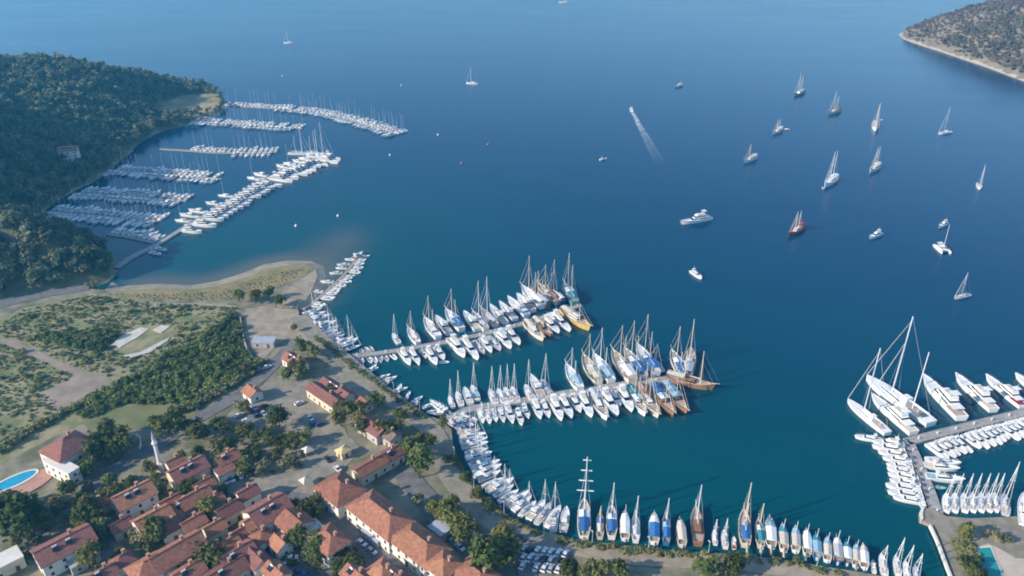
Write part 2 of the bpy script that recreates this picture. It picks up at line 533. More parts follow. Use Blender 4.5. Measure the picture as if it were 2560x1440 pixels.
def put(parts, name, x, y, heading, label, cat, group, sc=1.0, z=0.0):
    """one boat = an empty that carries its parts"""
    r = empty(name, (x, y, z), heading, sc)
    tag(r, label, cat, group)
    for nm, me in parts:
        obj(nm, me, r)
    NB[0] += 1
    return r


def put_px(parts, name, px, py, heading, label, cat, group, sc=1.0, z=0.9):
    p = P(px, py, z)
    heading += JIT.uniform(-.03, .03)
    return put(parts, name, p.x, p.y, heading, label, cat, group, sc)


def heading_px(a, b):
    p, q = P(*a), P(*b)
    return math.atan2(q.y - p.y, q.x - p.x)


# ------------------------------------------------------------------ the setting: water, hills, ground
def seg_dist(pts, poly, closed=True):
    """distance of each 2D point to a polyline, and inside test when closed"""
    pts = np.asarray(pts, float); poly = np.asarray(poly, float)
    n = len(poly); d = np.full(len(pts), 1e9); ins = np.zeros(len(pts), bool)
    for i in range(n if closed else n - 1):
        a, b = poly[i], poly[(i + 1) % n]
        ab = b - a; t = np.clip(((pts - a) @ ab) / max(ab @ ab, 1e-9), 0, 1)
        d = np.minimum(d, np.hypot(*(pts - (a + t[:, None] * ab)).T))
        if closed:
            c = ((a[1] > pts[:, 1]) != (b[1] > pts[:, 1]))
            with np.errstate(divide='ignore', invalid='ignore'):
                xi = (b[0] - a[0]) * (pts[:, 1] - a[1]) / (b[1] - a[1]) + a[0]
            ins ^= c & (pts[:, 0] < xi)
    return d, ins


def w2(pl, z=0.0):
    return [tuple(P(x, y, z)[:2]) for x, y in pl]


BEACH_OUT = [(283, 700), (300, 711), (350, 709), (400, 706), (480, 710), (540, 700), (600, 682), (660, 658), (720, 648), (780, 650), (814, 664), (818, 690), (806, 725), (786, 752), (752, 778)]
BEACH_IN = [(262, 724), (296, 728), (348, 724), (400, 721), (480, 724), (546, 714), (606, 697), (662, 674), (722, 663), (762, 662), (788, 672), (793, 690), (783, 718), (768, 745), (744, 770)]
QUAY = [(750, 800), (800, 840), (860, 888), (905, 925), (960, 965), (1010, 1000), (1070, 1038), (1108, 1052), (1128, 1072), (1132, 1105), (1148, 1155), (1178, 1208), (1225, 1257), (1300, 1308), (1370, 1334), (1450, 1349), (1550, 1362), (1700, 1377), (1850, 1386), (1950, 1398), (2050, 1414), (2150, 1430), (2300, 1458)]
quay_w = [tuple(P(x, y, G)[:2]) for x, y in QUAY]
beach_in_w = [tuple(P(x, y, G)[:2]) for x, y in BEACH_IN]
beach_out_w = w2(BEACH_OUT)
main_poly = [(-700, 398)] + [tuple(P(225, 722, G)[:2])] + beach_in_w + quay_w + [(170, 150), (180, 40), (-700, 40)]

HILL = w2([(250, 716), (284, 690), (283, 655), (262, 640), (215, 612), (130, 590), (85, 560), (100, 530), (140, 500), (200, 470), (235, 450), (280, 420), (300, 400), (330, 375), (350, 355), (400, 330), (440, 318), (480, 304), (540, 288), (560, 268), (555, 245)])
HILL += [(-365, 940), (-450, 985), (-650, 1030), (-1200, 1040), (-1200, 330), tuple(P(-60, 762)[:2]), tuple(P(0, 748)[:2]), tuple(P(150, 728)[:2])]
CAPE = w2([(2249, 88), (2262, 99), (2300, 112), (2350, 128), (2400, 145), (2460, 165), (2520, 188), (2560, 203), (2640, 240), (2760, 300)])
CAPE = CAPE + [(900, 760), (1500, 760), (1500, 1620), (1000, 1600), (800, 1500), (700, 1425)]

# --- water
xs = np.concatenate([[-9000, -4000, -2000, -1200, -800, -600], np.arange(-480, 421, 7.5), [500, 700, 1000, 1500, 2500, 4500, 9000]])
ys = np.concatenate([[-3000, -800, -200, 60], np.arange(140, 760, 7.5), np.arange(780, 1500, 40), [1700, 2200, 3000, 4500, 7000, 12000]])
XX, YY = np.meshgrid(xs, ys)
wp = np.stack([XX.ravel(), YY.ravel()], 1)
nx, ny = len(xs), len(ys)
idx = np.arange(nx * ny).reshape(ny, nx)
faces = np.stack([idx[:-1, :-1].ravel(), idx[:-1, 1:].ravel(), idx[1:, 1:].ravel(), idx[1:, :-1].ravel()], 1)
wm = bpy.data.meshes.new('water')
wm.from_pydata(np.c_[wp, np.zeros(len(wp))].tolist(), [], faces.tolist())
db, _ = seg_dist(wp, beach_out_w[2:], False)
sh = np.exp(-(db / 11.0) ** 2)
for (px, py, r, a) in ((852, 612, 15, 0.75), (820, 640, 13, 0.8), (800, 628, 14, 0.6), (870, 655, 9, 0.5), (760, 640, 12, 0.4)):
    c = P(px, py)
    sh = np.maximum(sh, a * np.exp(-(((wp[:, 0] - c.x) / r) ** 2 + ((wp[:, 1] - c.y) / (r * 1.7)) ** 2)))
dq, _ = seg_dist(wp, quay_w + beach_out_w, False)
near = np.exp(-(dq / 175.0) ** 1.4)
for nm, arr in (('shallow', sh), ('inshore', near)):
    at = wm.attributes.new(nm, 'FLOAT', 'POINT'); at.data.foreach_set('value', arr.astype(np.float32))


def water_material():
    m = bpy.data.materials.new('sea_water'); m.use_nodes = True
    nt = m.node_tree; N, L = nt.nodes, nt.links
    bs = N['Principled BSDF']
    geo = N.new('ShaderNodeNewGeometry')
    a1 = N.new('ShaderNodeAttribute'); a1.attribute_name = 'inshore'
    a2 = N.new('ShaderNodeAttribute'); a2.attribute_name = 'shallow'
    mp = N.new('ShaderNodeMapping'); mp.inputs['Scale'].default_value = (0.006, 0.012, 1)
    L.new(geo.outputs['Position'], mp.inputs['Vector'])
    nz = N.new('ShaderNodeTexNoise'); nz.inputs['Scale'].default_value = 1.0; nz.inputs['Detail'].default_value = 4
    L.new(mp.outputs[0], nz.inputs['Vector'])
    m1 = N.new('ShaderNodeMix'); m1.data_type = 'RGBA'
    m1.inputs[6].default_value = (0.0, 0.039, 0.100, 1)
    m1.inputs[7].default_value = (0.0004, 0.068, 0.088, 1)
    ad = N.new('ShaderNodeMath'); ad.operation = 'MULTIPLY_ADD'
    ad.inputs[1].default_value = 0.5; ad.inputs[2].default_value = -0.25
    L.new(nz.outputs[0], ad.inputs[0])
    ad2 = N.new('ShaderNodeMath'); ad2.use_clamp = True
    L.new(a1.outputs['Fac'], ad2.inputs[0]); L.new(ad.outputs[0], ad2.inputs[1])
    L.new(ad2.outputs[0], m1.inputs[0])
    m2 = N.new('ShaderNodeMix'); m2.data_type = 'RGBA'
    m2.inputs[7].default_value = (0.105, 0.115, 0.10, 1)
    L.new(a2.outputs['Fac'], m2.inputs[0]); L.new(m1.outputs[2], m2.inputs[6])
    mp3 = N.new('ShaderNodeMapping'); mp3.inputs['Scale'].default_value = (0.0035, 0.016, 1); mp3.inputs['Rotation'].default_value = (0, 0, 0.35)
    L.new(geo.outputs['Position'], mp3.inputs['Vector'])
    n3 = N.new('ShaderNodeTexNoise'); n3.inputs['Scale'].default_value = 1.0; n3.inputs['Detail'].default_value = 7; n3.inputs['Roughness'].default_value = 0.6
    L.new(mp3.outputs[0], n3.inputs['Vector'])
    r3 = N.new('ShaderNodeMapRange'); r3.inputs[1].default_value = .35; r3.inputs[2].default_value = .65; r3.inputs[3].default_value = .12; r3.inputs[4].default_value = .17
    L.new(n3.outputs[0], r3.inputs[0]); L.new(r3.outputs[0], bs.inputs['Roughness'])
    r4 = N.new('ShaderNodeMapRange'); r4.inputs[1].default_value = .35; r4.inputs[2].default_value = .65; r4.inputs[3].default_value = .955; r4.inputs[4].default_value = 1.045
    L.new(n3.outputs[0], r4.inputs[0])
    hv_ = N.new('ShaderNodeHueSaturation'); L.new(r4.outputs[0], hv_.inputs['Value']); L.new(m2.outputs[2], hv_.inputs['Color'])
    L.new(hv_.outputs[0], bs.inputs['Base Color'])
    bs.inputs['Specular IOR Level'].default_value = 0.30
    bs.inputs['IOR'].default_value = 1.33
    mp2 = N.new('ShaderNodeMapping'); mp2.inputs['Scale'].default_value = (0.22, 0.35, 1); mp2.inputs['Rotation'].default_value = (0, 0, 0.5)
    L.new(geo.outputs['Position'], mp2.inputs['Vector'])
    n2 = N.new('ShaderNodeTexNoise'); n2.inputs['Scale'].default_value = 1.0; n2.inputs['Detail'].default_value = 6; n2.inputs['Roughness'].default_value = 0.65
    L.new(mp2.outputs[0], n2.inputs['Vector'])
    bp = N.new('ShaderNodeBump'); bp.inputs['Strength'].default_value = 0.22; bp.inputs['Distance'].default_value = 0.4
    L.new(n2.outputs[0], bp.inputs['Height']); L.new(bp.outputs[0], bs.inputs['Normal'])
    return m


wm.materials.append(water_material())
tag(obj('water', wm), 'calm blue sea water filling the bay and the harbour', 'water', kind='structure')


# --- wooded hill and bare cape
def vnoise(x, y, seed):
    r = np.random.default_rng(seed); out = np.zeros_like(x)
    for f, a in ((1 / 90, 1.0), (1 / 40, .5), (1 / 18, .25)):
        for _ in range(3):
            th, ph = r.uniform(0, 6.28), r.uniform(0, 6.28)
            out += a * np.sin((x * math.cos(th) + y * math.sin(th)) * f * 6.28 + ph)
    return out / 3.0


CLEAR = w2([(385, 290), (400, 265), (450, 243), (545, 238), (556, 258), (540, 283), (470, 298), (410, 303)])


def hill_h(pts):
    d, ins = seg_dist(pts, HILL)
    x, y = pts[:, 0], pts[:, 1]
    A = np.interp(y, [330, 400, 480, 560, 640, 720, 830, 920], [60, 80, 108, 104, 88, 80, 78, 78])
    sc = np.interp(y, [400, 520, 580, 660, 760], [78, 80, 100, 140, 160])
    h = A * (1 - np.exp(-(d / sc) ** 1.25)) + 1.0 + 3.0 * vnoise(x, y, 3) * np.clip(d / 60, 0, 1)
    dc, ic = seg_dist(pts, CLEAR)
    k = np.where(ic, 0.0, np.clip(dc / 45.0, 0, 1)) ** .8
    h = np.where(h > 2.0, 2.0 + (h - 2.0) * k, h)
    return np.where(ins, h, -0.25 * d)


def cape_h(pts):
    d, ins = seg_dist(pts, CAPE)
    x, y = pts[:, 0], pts[:, 1]
    h = 78 * (1 - np.exp(-(d / 105.0) ** 1.1)) + 0.6 + 4.0 * vnoise(x, y, 9) * np.clip(d / 50, 0, 1)
    return np.where(ins, h, -0.3 * d)


def terrain(name, fn, x0, x1, y0, y1, step, material, label):
    gx, gy = np.arange(x0, x1, step), np.arange(y0, y1, step)
    X, Y = np.meshgrid(gx, gy)
    pts = np.stack([X.ravel(), Y.ravel()], 1)
    h = fn(pts)
    nx, ny = len(gx), len(gy)
    idx = np.arange(nx * ny).reshape(ny, nx)
    q = np.stack([idx[:-1, :-1].ravel(), idx[:-1, 1:].ravel(), idx[1:, 1:].ravel(), idx[1:, :-1].ravel()], 1)
    q = q[(h[q] > -2.5).any(1)]
    me = bpy.data.meshes.new(name)
    me.from_pydata(np.c_[pts, np.maximum(h, -4)].tolist(), [], q.tolist())
    me.polygons.foreach_set('use_smooth', [True] * len(me.polygons))
    me.materials.append(material)
    return tag(obj(name, me), label, name, kind='structure')


def shore_material(name, soil, soil2, rock, zr):
    m = mat(name, soil, 0.95, 0.2, 0.05, col2=soil2, coord='World', bump=0.3)
    nt = m.node_tree; N, L = nt.nodes, nt.links
    geo = N.new('ShaderNodeNewGeometry'); sx = N.new('ShaderNodeSeparateXYZ')
    L.new(geo.outputs['Position'], sx.inputs[0])
    nz = N.new('ShaderNodeTexNoise'); nz.inputs['Scale'].default_value = 0.06; nz.inputs['Detail'].default_value = 6
    L.new(geo.outputs['Position'], nz.inputs['Vector'])
    ma = N.new('ShaderNodeMath'); ma.operation = 'MULTIPLY_ADD'; ma.inputs[1].default_value = 9.0; ma.inputs[2].default_value = -4.5
    L.new(nz.outputs[0], ma.inputs[0])
    su = N.new('ShaderNodeMath'); su.operation = 'SUBTRACT'
    L.new(sx.outputs['Z'], su.inputs[0]); L.new(ma.outputs[0], su.inputs[1])
    mr = N.new('ShaderNodeMapRange'); mr.inputs[1].default_value = zr; mr.inputs[2].default_value = zr * 1.6
    mr.inputs[3].default_value = 1; mr.inputs[4].default_value = 0
    L.new(su.outputs[0], mr.inputs[0])
    mx = N.new('ShaderNodeMix'); mx.data_type = 'RGBA'; mx.inputs[7].default_value = (*rock, 1)
    bs = N['Principled BSDF']
    src = bs.inputs['Base Color'].links[0].from_socket
    L.new(src, mx.inputs[6]); L.new(mr.outputs[0], mx.inputs[0]); L.new(mx.outputs[2], bs.inputs['Base Color'])
    return m


terrain('hill', hill_h, -760, -225, 335, 1045, 6.5, shore_material('hill_soil', (0.22, 0.19, 0.11), (0.11, 0.115, 0.06), (0.34, 0.28, 0.16), 0.25), 'steep wooded hill rising behind the far marina')
terrain('cape', cape_h, 640, 1300, 830, 1600, 9.0, shore_material('cape_soil', (0.30, 0.245, 0.165), (0.18, 0.155, 0.10), (0.48, 0.41, 0.31), 1.5), 'dry scrubby headland with a pale rocky shoreline')

# --- flat ground of the town
GROUND = mat('town_ground', (0.30, 0.26, 0.19), 0.95, 0.2, 0.09, col2=(0.12, 0.13, 0.07), coord='World', bump=0.2)


def sheet(name, poly, z, material, label, cat, thick=0.0, kind='structure', skirt=None):
    """flat area from its outline in metres; an optional wall goes down to the level skirt"""
    import mathutils
    tri = mathutils.geometry.tessellate_polygon([[Vector((x, y, 0)) for x, y in poly]])
    mb = MB(); vs = [(x, y, z) for x, y in poly]; fs = [tuple(t) for t in tri]
    mb.add(vs, fs)
    if skirt is not None:
        n = len(poly)
        mb.add([(x, y, z) for x, y in poly] + [(x, y, skirt) for x, y in poly], [(i, (i + 1) % n, n + (i + 1) % n, n + i) for i in range(n)])
    me = mb.mesh(name, material)
    # keep all the flat faces looking up
    import bmesh
    bm = bmesh.new(); bm.from_mesh(me)
    for f in bm.faces:
        if abs(f.normal.z) > .5 and f.normal.z < 0: f.normal_flip()
    bm.to_mesh(me); bm.free()
    o = obj(name, me)
    return tag(o, label, cat, kind=kind)


sheet('ground', main_poly, G, GROUND, 'flat ground of the town behind the harbour quay', 'ground', skirt=-3.0)


def smooth(pl, k=2):
    for _ in range(k):
        q = [pl[0]]
        for a, b in zip(pl[:-1], pl[1:]):
            q += [(a[0] * .75 + b[0] * .25, a[1] * .75 + b[1] * .25), (a[0] * .25 + b[0] * .75, a[1] * .25 + b[1] * .75)]
        q.append(pl[-1]); pl = q
    return pl


def ribbon(name, pl, width, z, material, label, cat, kind='structure', px=True, k=2, h=0.0):
    """road, path or wall along a line given in picture points, width in metres"""
    w = smooth([tuple(P(x, y, z)[:2]) for x, y in pl] if px else list(pl), k)
    L_, R_ = [], []
    for i, p in enumerate(w):
        a, b = w[max(0, i - 1)], w[min(len(w) - 1, i + 1)]
        d = Vector((b[0] - a[0], b[1] - a[1])).normalized()
        n = Vector((-d.y, d.x)) * width / 2
        L_.append((p[0] + n.x, p[1] + n.y)); R_.append((p[0] - n.x, p[1] - n.y))
    mb = MB(); n = len(w)
    vs = [(x, y, z) for x, y in L_] + [(x, y, z) for x, y in R_]
    fs = [(n + i, n + i + 1, i + 1, i) for i in range(n - 1)]
    mb.add(vs, fs)
    if h:
        for side in (L_, R_):
            mb.add([(x, y, z) for x, y in side] + [(x, y, z - h) for x, y in side], [(i, i + 1, n + i + 1, n + i) for i in range(n - 1)])
        for i in (0, n - 1):
            mb.add([(*L_[i], z), (*R_[i], z), (*R_[i], z - h), (*L_[i], z - h)], [(0, 1, 2, 3)])
    o = obj(name, mb.mesh(name, material))
    return tag(o, label, cat, kind=kind)


SAND = mat('beach_sand', (0.36, 0.31, 0.23), 0.95, 0.2, 0.12, col2=(0.25, 0.22, 0.16), coord='World')
mb = MB(); n = len(BEACH_IN)
vs = [(*p, G + .03) for p in beach_in_w] + [(*p, -.25) for p in beach_out_w]
mb.add(vs, [(i, i + 1, n + i + 1, n + i) for i in range(n - 1)])
tag(obj('beach', mb.mesh('beach', SAND)), 'narrow sandy beach along the dry grass spit', 'beach', kind='structure')

DRYG = mat('dry_grass_ground', (0.31, 0.25, 0.12), 0.95, 0.2, 0.08, col2=(0.20, 0.18, 0.085), coord='World', bump=0.3)
SCRUB = mat('scrub_ground', (0.34, 0.28, 0.165), 0.95, 0.2, 0.11, col2=(0.15, 0.18, 0.07), coord='World', bump=0.4)
LAWN = mat('lawn_ground', (0.20, 0.20, 0.085), 0.95, 0.2, 0.10, col2=(0.13, 0.15, 0.065), coord='World')
DIRT = mat('pale_dirt', (0.38, 0.315, 0.23), 0.95, 0.12, 0.22, col2=(0.27, 0.225, 0.165), coord='World')
PINKD = mat('reddish_dirt', (0.36, 0.28, 0.22), 0.95, 0.12, 0.10, col2=(0.25, 0.20, 0.155), coord='World')
ASPH = mat('asphalt', (0.19, 0.185, 0.18), 0.9, 0.12, 0.25, col2=(0.13, 0.128, 0.125), coord='World')
PAVE = mat('pale_paving', (0.31, 0.275, 0.21), 0.9, 0.1, 0.25, col2=(0.21, 0.19, 0.15), coord='World')
PLASTER = mat('concrete_slab', (0.62, 0.58, 0.48), 0.9, 0.12, 0.25, col2=(0.48, 0.45, 0.38), coord='World')


def area(name, pl, lay, material, label, cat):
    z = G + 0.04 * lay
    rr = random.Random(len(label) * 7 + lay)
    w = [tuple(P(x, y, z)[:2]) for x, y in pl]; out = []
    for a, b in zip(w, w[1:] + w[:1]):
        n = max(1, int(math.dist(a, b) / 2.2))
        for i in range(n):
            j = .55 if i else .2
            out.append((a[0] + (b[0] - a[0]) * i / n + rr.uniform(-j, j), a[1] + (b[1] - a[1]) * i / n + rr.uniform(-j, j)))
    return sheet(name, out, z, material, label, cat)


area('dry_grass', [(262, 724), (296, 728), (400, 721), (480, 724), (546, 714), (606, 697), (662, 674), (722, 663), (762, 662), (780, 670), (760, 690), (700, 715), (640, 740), (590, 752), (500, 752), (400, 750), (300, 745)], 1, DRYG, 'yellowish dry grass covering the beach spit', 'grass')
sheet('grass_clearing', [(x, y) for x, y in CLEAR], 2.25, mat('headland_grass', (0.42, 0.33, 0.16), .95, .2, .05, col2=(0.24, 0.21, 0.10), coord='World'), 'sunlit dry grass clearing on the tip of the wooded headland', 'grass')
area('gravel_spit', [(790, 672), (793, 690), (783, 718), (768, 745), (744, 768), (700, 770), (680, 752), (720, 720), (765, 690)], 2, DIRT, 'bare gravel bank at the end of the spit', 'gravel')
area('scrub_field', [(-80, 830), (60, 770), (225, 735), (400, 755), (590, 765), (612, 800), (615, 880), (640, 920), (560, 965), (470, 1015), (200, 1060), (0, 1160), (-120, 1180)], 1, SCRUB, 'overgrown scrubby field behind the beach', 'field')
area('dirt_lot', [(612, 772), (660, 765), (745, 775), (752, 800), (800, 842), (830, 870), (800, 885), (760, 850), (720, 845), (690, 862), (660, 900), (640, 890), (610, 830)], 3, DIRT, 'pale dirt parking lot by the boat quay', 'parking lot')
area('dirt_clearing', [(95, 985), (150, 955), (200, 935), (270, 942), (282, 958), (240, 990), (180, 1020), (130, 1022)], 3, PINKD, 'reddish bare dirt clearing in the field', 'clearing')
area('lawn', [(205, 1050), (290, 1015), (400, 1012), (480, 1025), (500, 1045), (420, 1070), (300, 1075), (225, 1080)], 3, LAWN, 'faded mown lawn beside the field hedge', 'lawn')
area('plaza', [(560, 1215), (640, 1180), (730, 1170), (800, 1180), (795, 1230), (740, 1262), (650, 1250), (590, 1245)], 3, PAVE, 'open pale paved plaza between the houses', 'plaza')
area('car_park', [(600, 1000), (700, 935), (770, 950), (800, 1010), (850, 1035), (830, 1080), (760, 1075), (640, 1065), (560, 1050)], 2, PAVE, 'dusty paved car park behind the waterfront', 'car park')
area('square', [(740, 1092), (850, 1060), (900, 1120), (860, 1175), (790, 1200), (720, 1160)], 4, PAVE, 'paved market square beside the trees', 'square')
area('boat_yard', [(830, 940), (880, 935), (960, 985), (985, 1005), (940, 1015), (880, 985)], 3, PAVE, 'pale paved boat yard behind the quay', 'yard')
area('waterfront_park', [(1085, 1060), (1120, 1075), (1132, 1110), (1150, 1165), (1180, 1215), (1225, 1262), (1190, 1270), (1130, 1220), (1085, 1150)], 2, PAVE, 'paved strip of the curved waterfront', 'pavement')
ribbon('path', [(0, 850), (60, 868), (130, 905), (200, 935), (270, 952)], 4, G + .16, PINKD, 'reddish dirt track crossing the scrub field', 'track')
ribbon('path', [(222, 732), (260, 750), (310, 760), (420, 762), (520, 760), (590, 768)], 3, G + .16, DIRT, 'pale footpath behind the beach grass', 'footpath')
ribbon('road', [(-60, 775), (60, 745), (140, 728), (225, 716)], 11, G + .2, ASPH, 'shaded road at the foot of the wooded hill', 'road')
ribbon('road', [(-60, 1470), (60, 1390), (130, 1290), (215, 1235), (300, 1160), (400, 1110), (470, 1060), (560, 1010), (640, 955), (690, 905), (740, 850)], 7, G + .20, ASPH, 'asphalt street winding past the villa to the quay', 'street')
ribbon('road', [(745, 790), (800, 850), (880, 915), (960, 985), (1050, 1050), (1095, 1090), (1110, 1160), (1150, 1225), (1215, 1290), (1300, 1340), (1400, 1362)], 9.0, G + .34, PAVE, 'pale waterfront road following the quay', 'road')
ribbon('road', [(1380, 1358), (1480, 1380), (1600, 1397), (1800, 1405), (1950, 1420), (2100, 1450), (2250, 1490)], 6.5, G + .28, DIRT, 'sandy promenade behind the tour boat quay', 'promenade')
ribbon('road', [(1110, 1180), (1160, 1245), (1215, 1318), (1290, 1372), (1315, 1420), (1330, 1480)], 6, G + .30, ASPH, 'grey asphalt service road behind the curved quay', 'road')
ribbon('street', [(690, 1250), (790, 1265), (860, 1310), (920, 1360), (960, 1410), (1000, 1480)], 11, G + .24, ASPH, 'dark paved street below the market hall', 'street')
ribbon('street', [(270, 1480), (262, 1400), (240, 1330), (205, 1285)], 6, G + .28, ASPH, 'narrow shaded lane between the red roofed houses', 'lane')
ribbon('street', [(480, 1470), (600, 1410), (700, 1385), (790, 1400), (860, 1430)], 8, G + .30, ASPH, 'shaded street behind the terraced houses', 'street')
ribbon('street', [(1000, 1170), (1060, 1240), (1130, 1330), (1210, 1400), (1260, 1470)], 9, G + .22, ASPH, 'back street beside the long market hall', 'street')

for k, pl in enumerate(([(280, 862), (300, 840), (352, 818), (372, 822), (345, 842), (300, 868)], [(310, 888), (350, 880), (425, 842), (418, 852), (375, 880), (330, 893)], [(382, 824), (405, 812), (425, 816), (402, 832)])):
    z = G + .35
    w = [tuple(P(x, y, z)[:2]) for x, y in pl]
    mb = MB(); mb.prism(w, G, z)
    tag(obj('concrete_slab', mb.mesh('slab', PLASTER)), ['long pale concrete slab lying in the scrub field', 'curved pale concrete slab beside the dark green thicket', 'short broken concrete slab in the scrub field'][k], 'slab')

# --- right hand quay with pool terrace
RQ = [tuple(P(x, y, G)[:2]) for x, y in [(2298, 1282), (2305, 1272), (2330, 1270), (2345, 1278), (2365, 1290), (2430, 1296), (2560, 1290), (2700, 1285), (2800, 1600), (2440, 1600), (2384, 1440), (2342, 1322), (2325, 1310), (2300, 1300)]]
sheet('quay', RQ, G, PAVE, 'paved quay with a pool terrace on the right shore', 'quay', skirt=-3.0)
# ------------------------------------------------------------------ pontoons and piers
def pier(name, pl, width, label, z=0.8, material=CONC, px=True, k=1, posts=0):
    w = smooth([tuple(P(x, y, z)[:2]) for x, y in pl] if px else list(pl), k)
    root = empty(name, (w[0][0], w[0][1], 0))
    tag(root, label, 'pier')
    ox, oy = w[0]
    loc = [(x - ox, y - oy) for x, y in w]
    o = ribbon('deck', loc, width, z, material, None, None, kind=None, px=False, k=0, h=1.6)
    o.parent = root
    for key in ('kind',):
        if key in o: del o[key]
    for s in (1, -1):
        side = []
        for i, p in enumerate(loc):
            a, b = loc[max(0, i - 1)], loc[min(len(loc) - 1, i + 1)]
            d = Vector((b[0] - a[0], b[1] - a[1])).normalized()
            side.append((p[0] - s * d.y * (width / 2 - .12), p[1] + s * d.x * (width / 2 - .12)))
        e = ribbon('edge_beam', side, .22, z + .12, STONE, None, None, kind=None, px=False, k=0, h=.3)
        e.parent = root
    tot = sum(math.dist(a, b) for a, b in zip(loc[:-1], loc[1:]))
    if posts:
        pm = posts_mesh()
        acc, nxt = 0, 6
        for a, b in zip(loc[:-1], loc[1:]):
            d = math.dist(a, b)
            while nxt < acc + d:
                t = (nxt - acc) / d
                obj('service_post', pm, root, (a[0] + (b[0] - a[0]) * t, a[1] + (b[1] - a[1]) * t, z))
                nxt += posts
            acc += d
    return w


_pm = []


def posts_mesh():
    if not _pm:
        _pm.append(MB().box(-.18, .18, -.18, .18, 0, 1.1).box(-.24, .24, -.24, .24, 1.1, 1.2).mesh('service_post', WHITE))
    return _pm[0]


# ------------------------------------------------------------------ moored boats
SAILWORD = {'white': 'white', 'grey': 'grey', 'cream': 'cream', 'navy': 'navy', 'red': 'red'}


def S_(px, py, hd, place, L=13, hull='white', cover='blue', bim=None, detail=True, mh=None):
    lab = f"{SAILWORD[hull]} sailing yacht with {CWORD[cover]} sail cover {place}"
    return put_px(sailing_yacht(L, hull, cover, detail, mh, None, bim), 'sailing_yacht', px, py, hd, lab, 'sailboat', 'sailing yachts ' + place)


def M_(px, py, hd, place, L=14, hull='white', aft='teak', top='white', decks=1, fly=True, detail=True):
    d = 'multi-deck ' if decks > 1 else ''
    a = 'teak' if aft == 'teak' else CWORD[aft]
    lab = f"{d}{SAILWORD[hull]} motor {'yacht' if fly else 'launch'} with {a} aft deck {place}"
    return put_px(motor_yacht(L, hull, aft, fly, detail, top, decks), 'motor_yacht' if fly else 'motor_launch', px, py, hd, lab, 'motorboat', ('motor yachts ' if fly else 'motor launches ') + place)


def GU(px, py, hd, place, L=20, hull='white', awn='blue', masts=((0.16, 18.0), (-0.14, 13.0)), deck='teak', yards=0, fa=None, spar='wood', label=None):
    hw_ = 'brown' if hull == 'wood' else hull
    lab = label or f"{hw_} {'two' if len(masts) > 1 else 'single'}-masted gulet, {CWORD[awn] + ' awning' if awn else 'open stern'}{', ' + CWORD[fa] + ' fore awning' if fa else ''}, {place}"
    return put_px(gulet(L, hull, awn, masts, deck, yards, fa, spar), 'wooden_yacht', px, py, hd, lab, 'gulet', 'wooden yachts ' + place)


def T_(px, py, hd, place, L=15, hull='white', can='white', fore=None, mast=True):
    lab = f"{hull} tour boat, {CWORD[can]} canopy{', ' + CWORD[fore] + ' bow awning' if fore else ''}, {place}"
    return put_px(tour_boat(L, hull, can, fore, mast), 'tour_boat', px, py, hd, lab, 'tour boat', 'tour boats ' + place)


def D_(px, py, hd, place, L=4.5, hull='grey', kind='inflatable', sc=1.0):
    lab = f"small {CWORD.get(hull, hull)} {'inflatable dinghy' if kind == 'inflatable' else 'open rowing boat'} {place}"
    return put_px(dinghy(L, hull, kind), 'dinghy' if kind == 'inflatable' else 'rowing_boat', px, py, hd, lab, 'dinghy', ('dinghies ' if kind == 'inflatable' else 'rowing boats ') + place, sc, z=0.4)


rnd = random.Random(11)
# ---- first pontoon (a walkway from the shore with gulets on both sides)
p1 = [(862, 891), (940, 884), (1040, 868), (1150, 848), (1260, 822), (1360, 792), (1452, 762)]
pier('pontoon', p1, 3.6, 'long grey concrete pontoon with the yellow wooden yacht at its end', posts=14)
h1 = heading_px((1000, 875), (1380, 786))
up, dn = h1 + math.pi / 2, h1 - math.pi / 2
pl = 'above the pontoon of the yellow boat'
S_(990, 846, up, pl, 11, 'white', 'grey', mh=14)
GU(1033, 842, up, pl, 16, 'white', 'cream', ((0.14, 14.0),), 'white')
GU(1079, 824, up, pl, 21, 'white', None, ((0.16, 18.0), (-.14, 13.0)), 'white')
M_(1107, 816, up, pl, 18)
GU(1135, 804, up, pl, 22, 'white', 'blue', ((0.12, 18.0), (-.12, 14)), 'white', fa='white')
M_(1178, 806, up, pl, 19, 'white', 'cream')
GU(1199, 806, up, pl, 19, 'white', 'grey', ((0.05, 24.0),), 'teak', spar='alu')
GU(1222, 797, up, pl, 19, 'grey', 'grey', ((0.10, 24.0),), 'teak', spar='alu')
M_(1245, 788, up, pl, 20, 'white', 'cream')
M_(1269, 780, up, pl, 20, 'white', 'grey')
M_(1294, 769, up, pl, 22, 'white', 'sky', decks=2)
M_(1313, 760, up, pl, 19)
GU(1331, 746, up, pl, 25, 'white', 'white', ((0.18, 24.0), (-.12, 17)), 'white')
GU(1350, 750, up, pl, 19, 'wood', 'grey', ((0.14, 17.0), (-.14, 14)))
GU(1370, 738, up, pl, 23, 'cream', 'brown', ((0.16, 17.0), (-.14, 15)), 'teak')
GU(1388, 742, up, pl, 19, 'navy', 'white', ((0.12, 22.0),), 'teak')
GU(1424, 738, up - .25, pl, 24, 'teal', 'teal', ((0.16, 24.0), (-.16, 20)), 'teak', fa='white', label='teal two-masted wooden yacht with white awning at the end of the pontoon')
pb = 'below the pontoon of the yellow boat'
